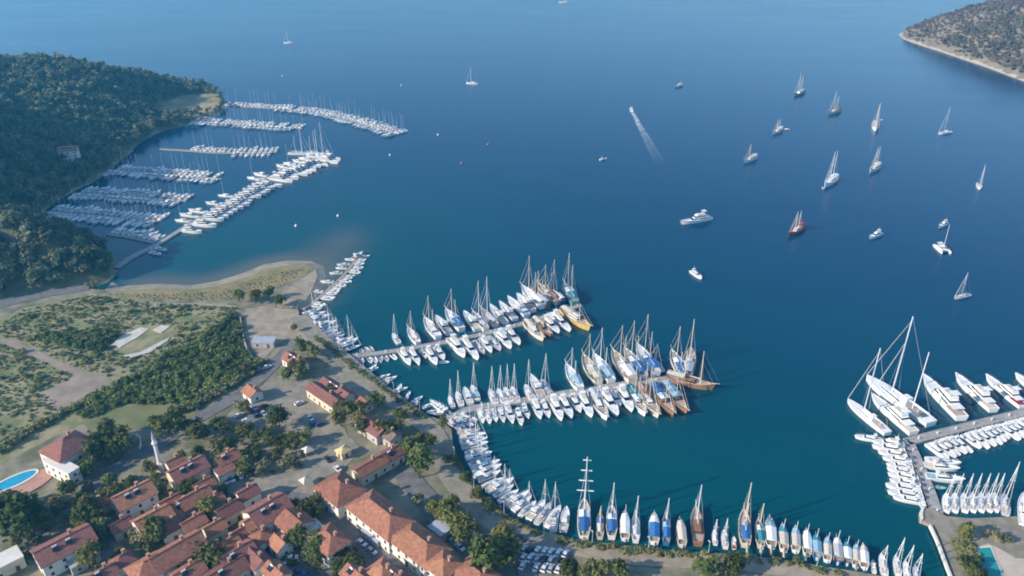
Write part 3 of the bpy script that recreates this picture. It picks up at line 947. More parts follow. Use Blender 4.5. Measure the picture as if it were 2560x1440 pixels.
for x, y, t, L, c in ((1013, 893, 'M', 14, 'teak'), (1036, 893, 'M', 14, 'cream'), (1058, 884, 'L', 8, 'grey'), (1078, 891, 'M', 15, 'cream'), (1099, 883, 'M', 13, 'white'),
                      (1142, 869, 'M', 19, 'teak'), (1173, 872, 'M', 21, 'cream'), (1197, 868, 'S', 14, 'grey'), (1215, 863, 'M', 14, 'white'), (1235, 858, 'S', 15, 'grey'),
                      (1259, 850, 'M', 17, 'white'), (1280, 842, 'M', 17, 'sky')):
    if t == 'M': M_(x, y, dn, pb, L, 'white', c)
    elif t == 'L': M_(x, y, dn, pb, L, 'white', c, fly=False)
    else: S_(x, y, dn, pb, L, 'grey', c, mh=9)
GU(1335, 829, dn, pb, 19, 'cream', 'cream', ((.1, 10),), 'teak')
GU(1355, 821, dn, pb, 18, 'wood', 'cream', ((.1, 9),), 'teak')
M_(1376, 814, dn, pb, 17, 'white', 'teak')
M_(1400, 805, dn, pb, 21, 'white', 'white')
GU(1438, 800, dn + .10, pb, 24, 'yellow', 'cream', ((.16, 11), (-.16, 9)), 'teak', fa='cream', label='yellow wooden yacht with cream awnings moored at the pontoon end')
ps = 'tied to the shore end of the first pontoon'
for k, (x, y) in enumerate(((905, 878), (918, 875), (928, 873), (893, 900), (905, 902), (925, 900), (938, 899), (952, 898), (966, 896), (985, 892))):
    D_(x, y, (up if y < 885 else dn) + rnd.uniform(-.2, .2), ps, 5.5, rnd.choice(['white', 'white', 'grey']), 'open' if k % 3 else 'inflatable')
D_(1110, 905, dn + 1.2, 'drifting off the lower side of the first pontoon', 5, 'white', 'inflatable')

# ---- second pontoon
p2 = [(1108, 1052), (1140, 1038), (1168, 1022), (1230, 1012), (1300, 1002), (1400, 984), (1520, 966), (1640, 950), (1690, 944)]
pier('pontoon', p2, 4.2, 'long grey concrete pontoon with the big brown wooden schooner at its end', posts=14)
h2 = heading_px((1180, 1018), (1640, 950))
up2, dn2 = h2 + math.pi / 2, h2 - math.pi / 2
pl = 'above the pontoon of the brown schooner'
for x, y, L, a in ((1092, 1014, 9, .5), (1101, 1019, 9, .45), (1110, 1024, 9, .4)):
    M_(x, y, up2 + a, 'by the walkway to the second pontoon', L, 'white', 'cream', fly=False)
M_(1098, 1034, up2 + 1.4, 'by the walkway to the second pontoon', 9, 'navy', 'blue', fly=False)
for x, y, L, c in ((1128, 1004, 9, 'white'), (1148, 997, 11, 'grey'), (1187, 982, 12, 'sky'), (1232, 992, 12, 'grey'), (1253, 990, 12, 'white'), (1270, 987, 12, 'cream'), (1287, 986, 12, 'grey'), (1323, 982, 13, 'grey')):
    S_(x, y, up2, pl, L, 'white', c, bim='sky' if c == 'sky' else None)
M_(1169, 992, up2, pl, 12, 'white', 'cream', fly=False)
M_(1341, 968, up2, pl, 16)
S_(1365, 972, up2, pl, 15, 'grey', 'grey', mh=18)
GU(1433, 947, up2, pl, 20, 'white', 'sky', ((.14, 15), (-.12, 11)), 'white', spar='alu')
GU(1477, 928, up2, pl, 23, 'cream', 'cream', ((.16, 18), (-.10, 13)), 'teak')
GU(1506, 925, up2, pl, 23, 'white', 'sky', ((.14, 21), (-.16, 14)), 'white', fa='white', spar='alu')
GU(1556, 921, up2, pl, 26, 'cream', 'white', ((.14, 21), (-.06, 18)), 'teak')
GU(1585, 913, up2, pl, 24, 'white', 'blue', ((.16, 22), (-.10, 17)), 'teak', fa='white')
GU(1616, 904, up2, pl, 25, 'white', 'blue', ((.12, 24), (-.14, 18)), 'white')
S_(1642, 912, up2, pl, 14, 'navy', 'grey', mh=11)
GU(1694, 915, up2 - .2, pl, 22, 'white', 'blue', ((.12, 20), (-.2, 10)), 'teak', fa='white')
GU(1722, 912, up2 - .5, pl, 24, 'grey', 'grey', ((.05, 24),), 'teak')
GU(1722, 957, heading_px((1668, 944), (1780, 972)), pl, 22, 'wood', 'cream', ((.24, 18), (-.10, 16)), 'teak', label='big brown wooden schooner lying across the end of the second pontoon')
pb = 'below the pontoon of the brown schooner'
for x, y, t, L, c in ((1203, 1038, 'S', 10, 'white'), (1220, 1040, 'S', 10, 'cream'), (1236, 1036, 'S', 9.5, 'grey'), (1254, 1037, 'L', 9.5, 'white'), (1273, 1034, 'M', 13, 'teak'), (1298, 1042, 'L', 11, 'cream'), (1314, 1028, 'L', 10, 'grey'),
                      (1343, 1023, 'M', 13, 'white'), (1363, 1023, 'L', 12, 'cream'), (1390, 1021, 'M', 17, 'teak'), (1414, 1018, 'M', 16, 'white'), (1438, 1009, 'M', 13, 'cream'), (1463, 1013, 'M', 17, 'grey'), (1522, 1008, 'M', 19, 'white'), (1538, 996, 'L', 12, 'brown'), (1562, 998, 'M', 18, 'cream')):
    if t == 'M': M_(x, y, dn2, pb, L, 'white', c)
    elif t == 'L': M_(x, y, dn2, pb, L, 'white', c, fly=False)
    else: S_(x, y, dn2, pb, L, 'white', c, mh=8)
GU(1496, 1015, dn2, pb, 20, 'white', 'grey', ((-.1, 17),), 'teak', fa=None, spar='alu')
GU(1591, 1005, dn2, pb, 20, 'white', 'teal', ((.1, 14), (-.12, 17)), 'teak', fa='white')
GU(1620, 1006, dn2, pb, 22, 'cream', 'brown', ((.05, 19), (-.16, 17)), 'teak')
GU(1656, 1003, dn2, pb, 22, 'wood', 'blue', ((.14, 13),), 'teak', fa='white')
GU(1687, 998, dn2, pb, 22, 'wood', 'sky', ((.05, 15),), 'teak', fa='sky')
pw = 'below the walkway to the second pontoon'
for x, y, L, c, a in ((1134, 1062, 8, 'cream', .6), (1146, 1057, 8, 'red', .5), (1162, 1056, 8, 'white', .8), (1168, 1045, 9, 'sky', .9)):
    M_(x, y, dn2 + a, pw, L, 'white', c, fly=False)

# ---- rows of boats generated along a line of berths
ONES = 'first second third fourth fifth sixth seventh eighth ninth tenth eleventh twelfth thirteenth fourteenth fifteenth sixteenth seventeenth eighteenth nineteenth'.split()
TENS = {2: ('twentieth', 'twenty'), 3: ('thirtieth', 'thirty'), 4: ('fortieth', 'forty'), 5: ('fiftieth', 'fifty')}


def ordinal(n):
    if n < 20: return ONES[n - 1]
    return TENS[n // 10][0] if n % 10 == 0 else TENS[n // 10][1] + '-' + ONES[n % 10 - 1]


def berth_line(pl, place, off, spacing, side, pick, jit=.04, start=0.0, end=1e9, px=True, z=0.5, skip=0.0, flip=False, end_at='shore'):
    num = 0
    w = smooth([tuple(P(x, y, z)[:2]) for x, y in pl] if px else pl, 2)
    acc, nxt = 0.0, start
    tot = sum(math.dist(a, b) for a, b in zip(w[:-1], w[1:]))
    for a, b in zip(w[:-1], w[1:]):
        d = math.dist(a, b)
        while nxt < acc + d and nxt < end:
            t = (nxt - acc) / d
            x, y = a[0] + (b[0] - a[0]) * t, a[1] + (b[1] - a[1]) * t
            ang = math.atan2(b[1] - a[1], b[0] - a[0]) + side * math.pi / 2 + rnd.uniform(-jit, jit)
            if rnd.random() >= skip:
                parts, name, L, lab, cat, grp = pick(nxt / tot)
                c = off + L / 2 + rnd.uniform(0, 1.0)
                num += 1
                put(parts, name, x + math.cos(ang) * c, y + math.sin(ang) * c, ang + (math.pi if flip else 0), f'{lab}, {ordinal(num)} from {end_at}, {place}', cat, grp + ' ' + place)
                nxt += spacing * (1 + rnd.uniform(-.06, .12))
            else:
                nxt += spacing
        acc += d


def picker(psail, Ls, covers=('blue', 'white', 'grey', 'cream'), hulls=('white', 'white', 'white', 'navy'), detail=False, Lm=None, afts=('teak', 'cream', 'white', 'grey'), fly=.6):
    def f(t):
        if rnd.random() < psail:
            L = rnd.choice(Ls); h = rnd.choice(hulls); c = rnd.choice(covers)
            return sailing_yacht(L, h, c, detail), 'sailing_yacht', L, f"{SAILWORD[h]} sailing yacht, {CWORD[c]} sail cover", 'sailboat', 'sailing yachts'
        L = rnd.choice(Lm or Ls); c = rnd.choice(afts)
        fl = rnd.random() < fly
        return motor_yacht(L, 'white', c, fl, detail), 'motor_yacht' if fl else 'motor_launch', L, f"white motor {'yacht' if fl else 'launch'}, {c} aft deck", 'motorboat', 'motor yachts' if fl else 'motor launches'
    return f


# ---- curved quay
cq = [(1137, 1075), (1142, 1108), (1158, 1155), (1188, 1207), (1233, 1255), (1303, 1303), (1375, 1330)]
pk = picker(.38, (9.5, 10.5, 11.5), detail=True, fly=.2, covers=('grey', 'white', 'sky', 'cream'), hulls=('white', 'white', 'grey'))
berth_line(cq, 'at the curved town quay', .8, 3.55, 1, pk, start=2, end=113, end_at='walkway')

# ---- tour boat quay along the bottom
pt = 'at the promenade quay'


def HQ(x):
    lean = 12 if x < 1420 else (0 if x < 1700 else (-5 if x < 2170 else -12))
    return heading_px((x, 1365), (x + lean, 1295))


M_(1386, 1304, HQ(1386), pt, 9.5, 'white', 'grey', top='sky')
M_(1412, 1300, HQ(1412), pt, 11.1, 'white', 'cream')
GU(1460, 1301, HQ(1460), pt, 18.2, 'white', 'blue', ((.12, 27),), 'teak', yards=4, fa='white', spar='alu', label='tall square-rigged ship with blue stern awning at the promenade quay')
GU(1500, 1317, HQ(1500), pt, 11.1, 'cream', 'cream', ((.2, 8),), 'teak', fa='blue')
GU(1529, 1307, HQ(1529), pt, 15.0, 'white', 'blue', ((.2, 16),), 'teak', fa='white', spar='alu')
T_(1562, 1316, HQ(1562), pt, 12.7, 'white', 'white', 'white', True)
GU(1589, 1323, HQ(1589), pt, 11.9, 'white', 'grey', ((.16, 14),), 'white', spar='alu')
T_(1635, 1323, HQ(1635), pt, 13.5, 'white', 'blue', 'white', False)
GU(1665, 1327, HQ(1665), pt, 12.7, 'blue', 'blue', ((.2, 13),), 'teak', spar='alu', fa='sky')
T_(1702, 1333, HQ(1702), pt, 11.9, 'cream', 'cream', 'cream', False)
GU(1742, 1317, HQ(1742), pt, 17.4, 'wood', None, ((.14, 17),), 'teak', spar='alu')
S_(1787, 1343, HQ(1787), pt, 7.9, 'navy', 'white', mh=8)
S_(1812, 1347, HQ(1812), pt, 8.4, 'white', 'grey', mh=9)
M_(1835, 1357, HQ(1835), pt, 5.2, 'white', 'red', fly=False)
GU(1861, 1323, HQ(1861), pt, 16.6, 'cream', 'blue', ((.16, 19), (.0, 12)), 'teak')
GU(1899, 1335, HQ(1899), pt, 12.7, 'cream', 'teal', ((.2, 12),), 'teak', fa='cream')
T_(1925, 1333, HQ(1925), pt, 13.5, 'white', 'white', 'sky', False)
T_(1957, 1346, HQ(1957), pt, 11.5, 'white', 'cream', 'teal', True)
T_(1988, 1350, HQ(1988), pt, 11.1, 'white', 'cream', 'sky', True)
T_(2016, 1357, HQ(2016), pt, 11.1, 'white', 'white', 'white', True)
T_(2040, 1367, HQ(2040), pt, 10.7, 'blue', 'sky', 'teal', True)
T_(2067, 1375, HQ(2067), pt, 10.3, 'white', 'cream', 'sky', True)
T_(2092, 1376, HQ(2092), pt, 11.5, 'navy', 'grey', 'white', True)
T_(2116, 1383, HQ(2116), pt, 9.9, 'navy', 'white', 'teal', True)
T_(2139, 1390, HQ(2139), pt, 9.5, 'white', 'cream', 'sky', True)
T_(2158, 1393, HQ(2158), pt, 10.3, 'white', 'white', 'cream', False)
M_(2184, 1416, HQ(2184), pt, 5.2, 'white', 'white', fly=False)
S_(2208, 1411, HQ(2208), pt, 9.5, 'white', 'cream', mh=8)
S_(2243, 1413, HQ(2243), pt, 8.7, 'white', 'grey', mh=12)
S_(2267, 1427, HQ(2267), pt, 8.7, 'white', 'white', mh=11)
S_(2292, 1437, HQ(2292), pt, 8.7, 'grey', 'sky', mh=9)

# gangways of the tour boats
for k, (x, y0, y1) in enumerate(((1458, 1328, 1346), (1868, 1358, 1382), (1902, 1362, 1384), (1928, 1366, 1388), (1960, 1372, 1394), (2014, 1386, 1402), (2140, 1412, 1424))):
    a, b = P(x, y0, 1.2), P(x, y1, G + .1)
    mb = MB(); mb.tube((0, 0, 1.7), (b.x - a.x, b.y - a.y, G + .12), .45, .45, 4)
    tag(obj('gangway', mb.mesh('gangway', TEAK), None, (a.x, a.y, 0)), 'narrow wooden gangway from a boat stern to the promenade', 'gangway', 'gangways at the promenade quay')

# ---- small boats on the spit jetty and west quay
pj = [(758, 772), (790, 750), (830, 715), (862, 685), (884, 655), (893, 640)]
pier('jetty', pj, 2.0, 'slim wooden jetty with small boats beside the gravel spit', .7, TEAK)
pks = picker(.12, (7.5, 8.5), detail=False, fly=.1, Lm=(5.5, 6.5, 7.5), afts=('teak', 'cream', 'white', 'grey'))
berth_line(pj, 'along the slim spit jetty', 1.0, 3.0, -1, pks, start=5, end=95, jit=.25, skip=.10)
berth_line(pj, 'inside the slim spit jetty', 1.0, 6.5, 1, pks, start=22, end=80, jit=.3, skip=.35)
M_(893, 640, 1.2, 'at the outer end of the slim spit jetty', 11, 'white', 'red')
pkw = picker(.5, (9.5, 11, 12), detail=True, fly=.3, covers=('grey', 'white', 'blue'), hulls=('grey', 'white', 'navy'), afts=('grey', 'cream', 'teak'))
berth_line([(752, 786), (765, 812), (805, 846), (858, 886)], 'on the dirt lot quay', .6, 3.9, 1, pkw, start=0, jit=.15)
pkd = picker(0, (6,), Lm=(5.5, 6.0, 7.0), detail=False, fly=0, afts=('teak', 'cream', 'white', 'grey'))
berth_line([(908, 927), (960, 964), (1012, 1000), (1070, 1037)], 'on the quay between pontoons', .4, 3.3, 1, pkd, start=0, jit=.7, skip=.12)

# ---- far marina
pf = picker(.6, (10, 11.5, 13), detail=False, covers=('white', 'grey', 'blue', 'cream'), hulls=('white', 'white', 'white', 'grey'), Lm=(9.5, 11, 13))
pfm = picker(.35, (11, 12.5, 14), detail=False, covers=('white', 'grey', 'cream'), Lm=(10, 12, 14))
fingers = [
    ('outermost curved finger pier', [(556, 262), (640, 268), (720, 272), (800, 280), (870, 298), (930, 315), (995, 336)], (0, 1e9), (70, 1e9), pf, pf, .06, .05),
    ('headland finger pier', [(478, 302), (560, 308), (660, 314), (755, 321)], (0, 1e9), (0, 1e9), pf, pfm, .08, .03),
    ('bare decked finger pier', [(398, 372), (470, 376), (560, 383), (690, 380)], (28, 1e9), (75, 1e9), pf, pfm, .05, .08),
    ('hillside house finger pier', [(285, 425), (380, 432), (470, 440), (552, 448)], (0, 1e9), (0, 1e9), pf, pfm, .05, .05),
    ('half shaded finger pier', [(195, 482), (290, 488), (380, 495), (465, 502)], (0, 1e9), (0, 1e9), pf, pf, .06, .06),
    ('deeply shaded finger pier', [(118, 528), (220, 537), (310, 545), (395, 553)], (0, 1e9), (0, 1e9), pf, pf, .08, .06)]
for k, (nm, pl, r1, r2, pa, pb_, s1, s2) in enumerate(fingers):
    pier('finger_pier', pl, 2.6, nm + ' of the far marina', .7)
    berth_line(pl, f'above the {nm}', 1.6, 4.7, 1, pa, start=3 + r1[0], end=r1[1], skip=s1)
    berth_line(pl, f'below the {nm}', 1.6, 4.7, -1, pb_, start=3 + r2[0], end=r2[1], skip=s2)
w7 = [(268, 585), (320, 592), (385, 606)]
pier('finger_pier', w7, 2.4, 'short shaded finger pier nearest the hill foot', .7)
berth_line(w7, 'on the short shaded finger pier', 1.5, 4.4, 1, pf, start=2)
po = [(290, 668), (330, 640), (385, 615), (470, 562), (540, 522), (610, 478), (650, 452), (740, 415), (818, 388)]
pier('breakwater_pier', po, 4.0, 'long outer pier of the far marina lined with big motor yachts', .9)


def big(t):
    L = rnd.choice((15, 16.5, 18) if t < .6 else (19, 21, 23)); c = rnd.choice(('teak', 'cream', 'white'))
    return motor_yacht(L, 'white', c, True, True, 'white', 2), 'motor_yacht', L, f"big multi-deck motor yacht, {c} aft deck", 'motorboat', 'big motor yachts'


berth_line(po, 'outside the long outer pier', 2.0, 6.0, -1, big, start=62, end=262, skip=.14)
pin = picker(.25, (12, 13), Lm=(11, 13, 14), detail=False, afts=('teak', 'cream', 'grey'))
berth_line(po, 'inside the long outer pier', 2.0, 8.5, 1, pin, start=70, end=262, skip=.45)
ho = heading_px((650, 452), (818, 388))
for x, y, L, mh, dx, c in ((802, 392, 26, 31, 0, 'white'), (788, 384, 22, 22, 0, 'cream'), (750, 384, 22, 22, .0, 'grey')):
    put_px(sailing_yacht(L, 'white', c, True, mh, (-.18, mh * .72), None, .26), 'sailing_yacht', x, y, ho - math.pi / 2 + .35, f"large two-masted white sailing yacht with {CWORD[c]} sail covers at the outer pier head", 'sailboat', 'large sailing yachts at the outer pier head')
for x, y in ((402, 622), (388, 632)):
    M_(x, y, -.3, 'at the root of the long outer pier', 9, 'white', 'white', fly=False)

# ---- right hand marina
pr = [(2268, 1104), (2340, 1085), (2440, 1060), (2560, 1030), (2680, 1000)]
pier('pontoon', pr, 4.5, 'wide pontoon carrying the tall masted sailing yachts', posts=10)
pv = [(2272, 1104), (2300, 1165), (2325, 1230), (2345, 1288)]
pier('walkway', pv, 4.2, 'concrete walkway joining the right quay to the wide pontoon', posts=12)
pwr = 'at the wide pontoon'
hr = heading_px((2388, 1042), (2311, 957))
put_px(sailing_yacht(25.0, 'white', 'white', True, 33.0, None, None, .28), 'sailing_yacht', 2168, 1042, heading_px((2205, 1072), (2131, 1011)), 'sleek white sloop with one tall mast beside a big motor yacht', 'sailboat', None)
put_px(sailing_yacht(38.0, 'white', 'white', True, 40.0, (-.22, 29.0), None, .34), 'sailing_yacht', 2243, 1002, heading_px((2313, 1049), (2174, 951)), 'very large white ketch with the two tallest masts in the harbour', 'sailboat', None)
put_px(motor_yacht(26.0, 'white', 'cream', True, True, 'white', 2), 'motor_yacht', 2232, 1040, heading_px((2274, 1072), (2192, 1003)), 'big white motor yacht lying between the two tall masted sailing yachts', 'motorboat', None)
for k, (bx, by, sx, sy, L, lab) in enumerate(((2311, 957, 2400, 1048, 30.0, 'largest white multi-deck motor yacht next to the tall ketch'), (2397, 955, 2476, 1024, 26.0, 'white multi-deck motor yacht between two similar yachts on the wide pontoon'), (2478, 959, 2545, 1013, 23.0, 'white motor yacht with a signal mast on the wide pontoon'), (2560, 960, 2620, 1000, 22.0, 'white motor yacht moored beside the one with a signal mast'))):
    put_px(motor_yacht(L, 'white', ('teak', 'cream', 'red', 'grey')[k], True, True, 'white', 2), 'motor_yacht', (bx + sx) / 2, (by + sy) / 2 - 4, heading_px((sx, sy), (bx, by)), lab, 'motorboat', None)
M_(2172, 1096, math.pi - .25, 'below the sleek white sloop', 10, 'white', 'red', fly=False)
pks2 = picker(0, (9,), Lm=(9, 10, 10.5), detail=True, fly=.25, afts=('teak', 'cream', 'white', 'grey'))
berth_line([(2296, 1100), (2340, 1088), (2440, 1063), (2600, 1022)], 'below the wide pontoon', 2.6, 3.1, -1, pks2, start=1, end=62, skip=.05)
pks3 = picker(0, (11,), Lm=(9.5, 10.5, 12), detail=True, fly=.5, afts=('teak', 'cream', 'white'))
berth_line(pv, 'left of the concrete walkway', 2.6, 3.45, -1, pks3, start=3, end=39, skip=.04)
hv = heading_px(pv[0], pv[-1])
S_(2357, 1153, hv + math.pi / 2, 'right of the concrete walkway', 13, 'white', 'grey', mh=4)
M_(2352, 1168, hv + math.pi / 2, 'right of the concrete walkway', 12, 'white', 'cream')
M_(2360, 1196, hv + math.pi / 2, 'right of the concrete walkway', 13, 'white', 'sky')
D_(2349, 1219, hv + math.pi / 2, 'right of the concrete walkway', 5, 'teal', 'open')
pq = 'stern-to at the pool terrace quay'
for k, x in enumerate((2366, 2387, 2411, 2432, 2453, 2473, 2488)):
    S_(x, 1256 - k * .3, heading_px((x, 1280), (x - 2, 1230)), pq, 10.5, 'white', ('white', 'grey', 'cream')[k % 3], mh=13)
S_(2512, 1260, heading_px((2512, 1285), (2505, 1235)), pq, 12, 'grey', 'grey', mh=19)
put_px(motor_yacht(18.0, 'white', 'white', True, True, 'white', 2), 'motor_yacht', 2560, 1280, heading_px((2560, 1300), (2556, 1250)), 'broad white motor yacht at the corner of the pool terrace quay', 'motorboat', None)
M_(2306, 1262, math.pi / 2, 'off the quay corner by the walkway', 6, 'white', 'white', fly=False)

# ------------------------------------------------------------------ boats at anchor in the bay
hb = heading_px((2050, 440), (2020, 500)) + .15
an = 'anchored out in the bay'
HA = math.radians(-135)
GU(1998, 234, HA, an, 24, 'grey', 'grey', ((.16, 24), (-.14, 20)), 'teak', label='grey two-masted wooden yacht anchored out near the scrubby headland')
GU(2086, 280, HA - .05, an, 24, 'cream', 'brown', ((.16, 22), (-.14, 16)), 'teak', label='brownish two-masted wooden yacht anchored with pinkish canvas')
GU(2188, 318, HA + .4, an, 26, 'white', 'grey', ((.14, 24), (-.14, 21)), 'teak', label='dark sided two-masted wooden yacht anchored beside its dinghy', )
GU(1944, 329, HA + .1, an, 20, 'white', 'white', ((.14, 12), (-.14, 11)), 'teak', label='white two-masted wooden yacht anchored with a long dinghy line')
GU(1876, 399, HA, an, 20, 'white', 'cream', ((.14, 14),), 'teak', label='small pale single-masted wooden yacht anchored apart')
GU(2077, 455, HA + .1, an, 26, 'white', 'white', ((.16, 25), (-.10, 24)), 'white', spar='alu', label='largest white two-masted wooden yacht anchored in the bay')
GU(2187, 422, HA + .05, an, 22, 'white', 'white', ((.14, 19), (-.12, 18)), 'teak', label='white two-masted wooden yacht anchored behind the largest white one')
S_(2362, 332, HA - .4, 'sailing near the headland', 17, 'white', 'white', mh=25)
GU(1991, 577, HA + .05, an, 21, 'red', 'red', ((.14, 14), (-.12, 13)), 'teak', label='red two-masted wooden yacht with red canvas anchored in the bay')
M_(1741, 552, math.pi + .42, 'anchored alone mid-bay', 25, 'white', 'grey', decks=2)
M_(2189, 589, math.pi + .62, 'anchored near the red wooden yacht', 14, 'white', 'cream')
M_(2358, 562, math.pi + .72, 'anchored just behind the catamaran', 12, 'white', 'white')
put_px(catamaran(13.0), 'catamaran', 2356, 622, -math.pi / 2 - .1, 'white catamaran with a single mast anchored in the bay', 'catamaran', None)
S_(2406, 740, math.pi + .35, 'anchored between catamaran and tall ketch', 12, 'grey', 'grey', mh=15)
M_(1740, 686, -1.19, 'crossing the middle of the bay', 11, 'white', 'white', fly=False)
M_(1697, 215, math.pi + .8, 'anchored far out alone', 14, 'white', 'white')
S_(1180, 208, math.pi - .3, 'anchored far beyond the outer pier', 15, 'white', 'white', mh=20)
S_(722, 107, math.pi, 'motoring far out in the bay', 16, 'white', 'white', mh=18)
M_(1410, 6, math.pi, 'at the far side of the bay', 22, 'white', 'white')
S_(2448, 465, -math.pi / 2 - .4, 'anchored under the headland', 14, 'white', 'red', mh=18)
M_(1508, 397, .5, 'drifting in the open bay', 7, 'white', 'white', fly=False)
sb = M_(1578, 274, heading_px((1650, 400), (1578, 274)), 'speeding ahead of its foaming wake', 12, 'white', 'white', fly=False)
hw = heading_px((1650, 400), (1578, 274))
for px, py, a in ((2203, 300, 0), (1968, 323, 1.5), (2058, 470, .3)):
    D_(px, py, HA + a, 'trailing an anchored wooden yacht', 5, 'white', 'open')

# mooring buoys
BU = MB()
rg = []
for k in range(6):
    t = math.pi * (k / 5) - math.pi / 2
    rg.append([(1.0 * math.cos(t) * math.cos(u * 6.283 / 8), 1.0 * math.cos(t) * math.sin(u * 6.283 / 8), .45 + .9 * math.sin(t)) for u in range(9)])
BU.loft(rg, False).tube((0, 0, 1.2), (0, 0, 2.2), .16, .12)
bm_w = BU.mesh('buoy', WHITE); bm_p = BU.mesh('buoy_pink', mat('pink_buoy', (.5, .25, .3), .5))
for x, y, pk_ in ((1003, 214, 0), (1095, 338, 0), (1220, 362, 1), (975, 389, 0), (1153, 409, 1), (845, 541, 0), (740, 566, 0), (706, 190, 0)):
    c = P(x, y)
    tag(obj('mooring_buoy', bm_p if pk_ else bm_w, None, (c.x, c.y, 0)), ('pink' if pk_ else 'white') + ' mooring buoy floating in the open bay', 'buoy', 'mooring buoys')

# foaming wake of the speedboat
FOAM = bpy.data.materials.new('wake_foam'); FOAM.use_nodes = True
nt = FOAM.node_tree; bs = nt.nodes['Principled BSDF']
bs.inputs['Base Color'].default_value = (.75, .8, .82, 1); bs.inputs['Roughness'].default_value = .8
geo = nt.nodes.new('ShaderNodeNewGeometry'); nz = nt.nodes.new('ShaderNodeTexNoise'); nz.inputs['Scale'].default_value = .16; nz.inputs['Detail'].default_value = 6
nt.links.new(geo.outputs['Position'], nz.inputs['Vector'])
at = nt.nodes.new('ShaderNodeAttribute'); at.attribute_name = 'foam'
mr = nt.nodes.new('ShaderNodeMapRange'); mr.inputs[1].default_value = .25; mr.inputs[2].default_value = .75
nt.links.new(nz.outputs[0], mr.inputs[0])
mu = nt.nodes.new('ShaderNodeMath'); mu.operation = 'MULTIPLY'
nt.links.new(mr.outputs[0], mu.inputs[0]); nt.links.new(at.outputs['Fac'], mu.inputs[1])
nt.links.new(mu.outputs[0], bs.inputs['Alpha'])
a, b = P(1580, 279), P(1652, 412)
d = Vector((b.x - a.x, b.y - a.y)); n_ = Vector((-d.y, d.x)).normalized()
vs, fs, fv = [], [], []
K, R_ = 24, 9
for k in range(K + 1):
    t = k / K
    for j in range(R_):
        s = (j / (R_ - 1)) * 2 - 1
        w = 1.6 + 4.2 * t ** .8
        vs.append((a.x + d.x * t + n_.x * s * w, a.y + d.y * t + n_.y * s * w, .05))
        edge = math.exp(-((abs(s) - .75) / .22) ** 2)
        fv.append((max(0, 1 - t) ** .8) * (1.6 * (1 - t) ** 2 * (1 - s * s) + .45 * edge + .30 * (1 - s * s)) * (0 if abs(s) > .999 else 1))
for k in range(K):
    for j in range(R_ - 1):
        i = k * R_ + j; fs.append((i, i + 1, i + R_ + 1, i + R_))
wk = bpy.data.meshes.new('wake'); wk.from_pydata(vs, [], fs); wk.materials.append(FOAM)
wa = wk.attributes.new('foam', 'FLOAT', 'POINT'); wa.data.foreach_set('value', np.clip(np.array(fv, np.float32), 0, 1))
tag(obj('wake', wk), 'white foaming wake behind the speeding motor launch', 'wake', kind='stuff')


# ------------------------------------------------------------------ buildings
def roof_material(name, c1, c2):
    m = mat(name, c1, 0.9, 0.2, 0.9, col2=c2, rand=0.18, lo=.36, hi=.66)
    nt = m.node_tree; N, L = nt.nodes, nt.links
    tc = N.new('ShaderNodeTexCoord'); wv = N.new('ShaderNodeTexWave')
    wv.inputs['Scale'].default_value = 1.1; wv.inputs['Distortion'].default_value = .4
    L.new(tc.outputs['Object'], wv.inputs['Vector'])
    bp = N.new('ShaderNodeBump'); bp.inputs['Strength'].default_value = .5; bp.inputs['Distance'].default_value = .12
    L.new(wv.outputs['Fac'], bp.inputs['Height']); L.new(bp.outputs[0], N['Principled BSDF'].inputs['Normal'])
    return m


TILE = roof_material('terracotta_tiles', (0.41, 0.18, 0.11), (0.24, 0.10, 0.068))
TILED = roof_material('dark_red_tiles', (0.31, 0.13, 0.105), (0.19, 0.085, 0.072))
TILEO = roof_material('orange_tiles', (0.47, 0.215, 0.12), (0.28, 0.125, 0.075))
WALLW = mat('white_render', (0.76, 0.72, 0.64), 0.85, 0.06, 0.4)
WALLC = mat('cream_render', (0.68, 0.58, 0.43), 0.85, 0.08, 0.4)
WALLG = mat('grey_render', (0.46, 0.44, 0.42), 0.85, 0.1, 0.4)
FRAME = mat('window_frame', (0.55, 0.52, 0.47), 0.6)
DOORW = mat('door_wood', (0.16, 0.08, 0.045), 0.6)
STEELR = mat('grey_sheet_roof', (0.44, 0.46, 0.52), 0.5, .1, .6)
BRICK = mat('chimney_brick', (0.45, 0.28, 0.20), 0.9)
WIN_FR = MB().box(-.6, .6, -.06, .06, 0, 1.35).mesh('window_frame', FRAME)
WIN_GL = MB().box(-.46, .46, -.10, .02, .12, 1.23).mesh('window_pane', GLASS)
WIN_SI = MB().box(-.7, .7, -.16, .04, -.10, 0).mesh('window_sill', FRAME)
DOOR_M = MB().box(-.6, .6, -.07, .05, 0, 2.2).mesh('door', DOORW)
CHIM = MB().box(-.45, .45, -.45, .45, -1.2, 1.2).box(-.58, .58, -.58, .58, 1.2, 1.4).mesh('chimney', BRICK)
SOLAR = MB().box(-1.0, 1.0, -.75, .75, 0, .1).mesh('solar_panel', GLASS)
TANK = MB().tube((-.7, 0, 0), (.7, 0, 0), .32, .32, 8).mesh('water_tank', WHITE)
FOOT = []                                   # footprints, so that trees keep off the houses


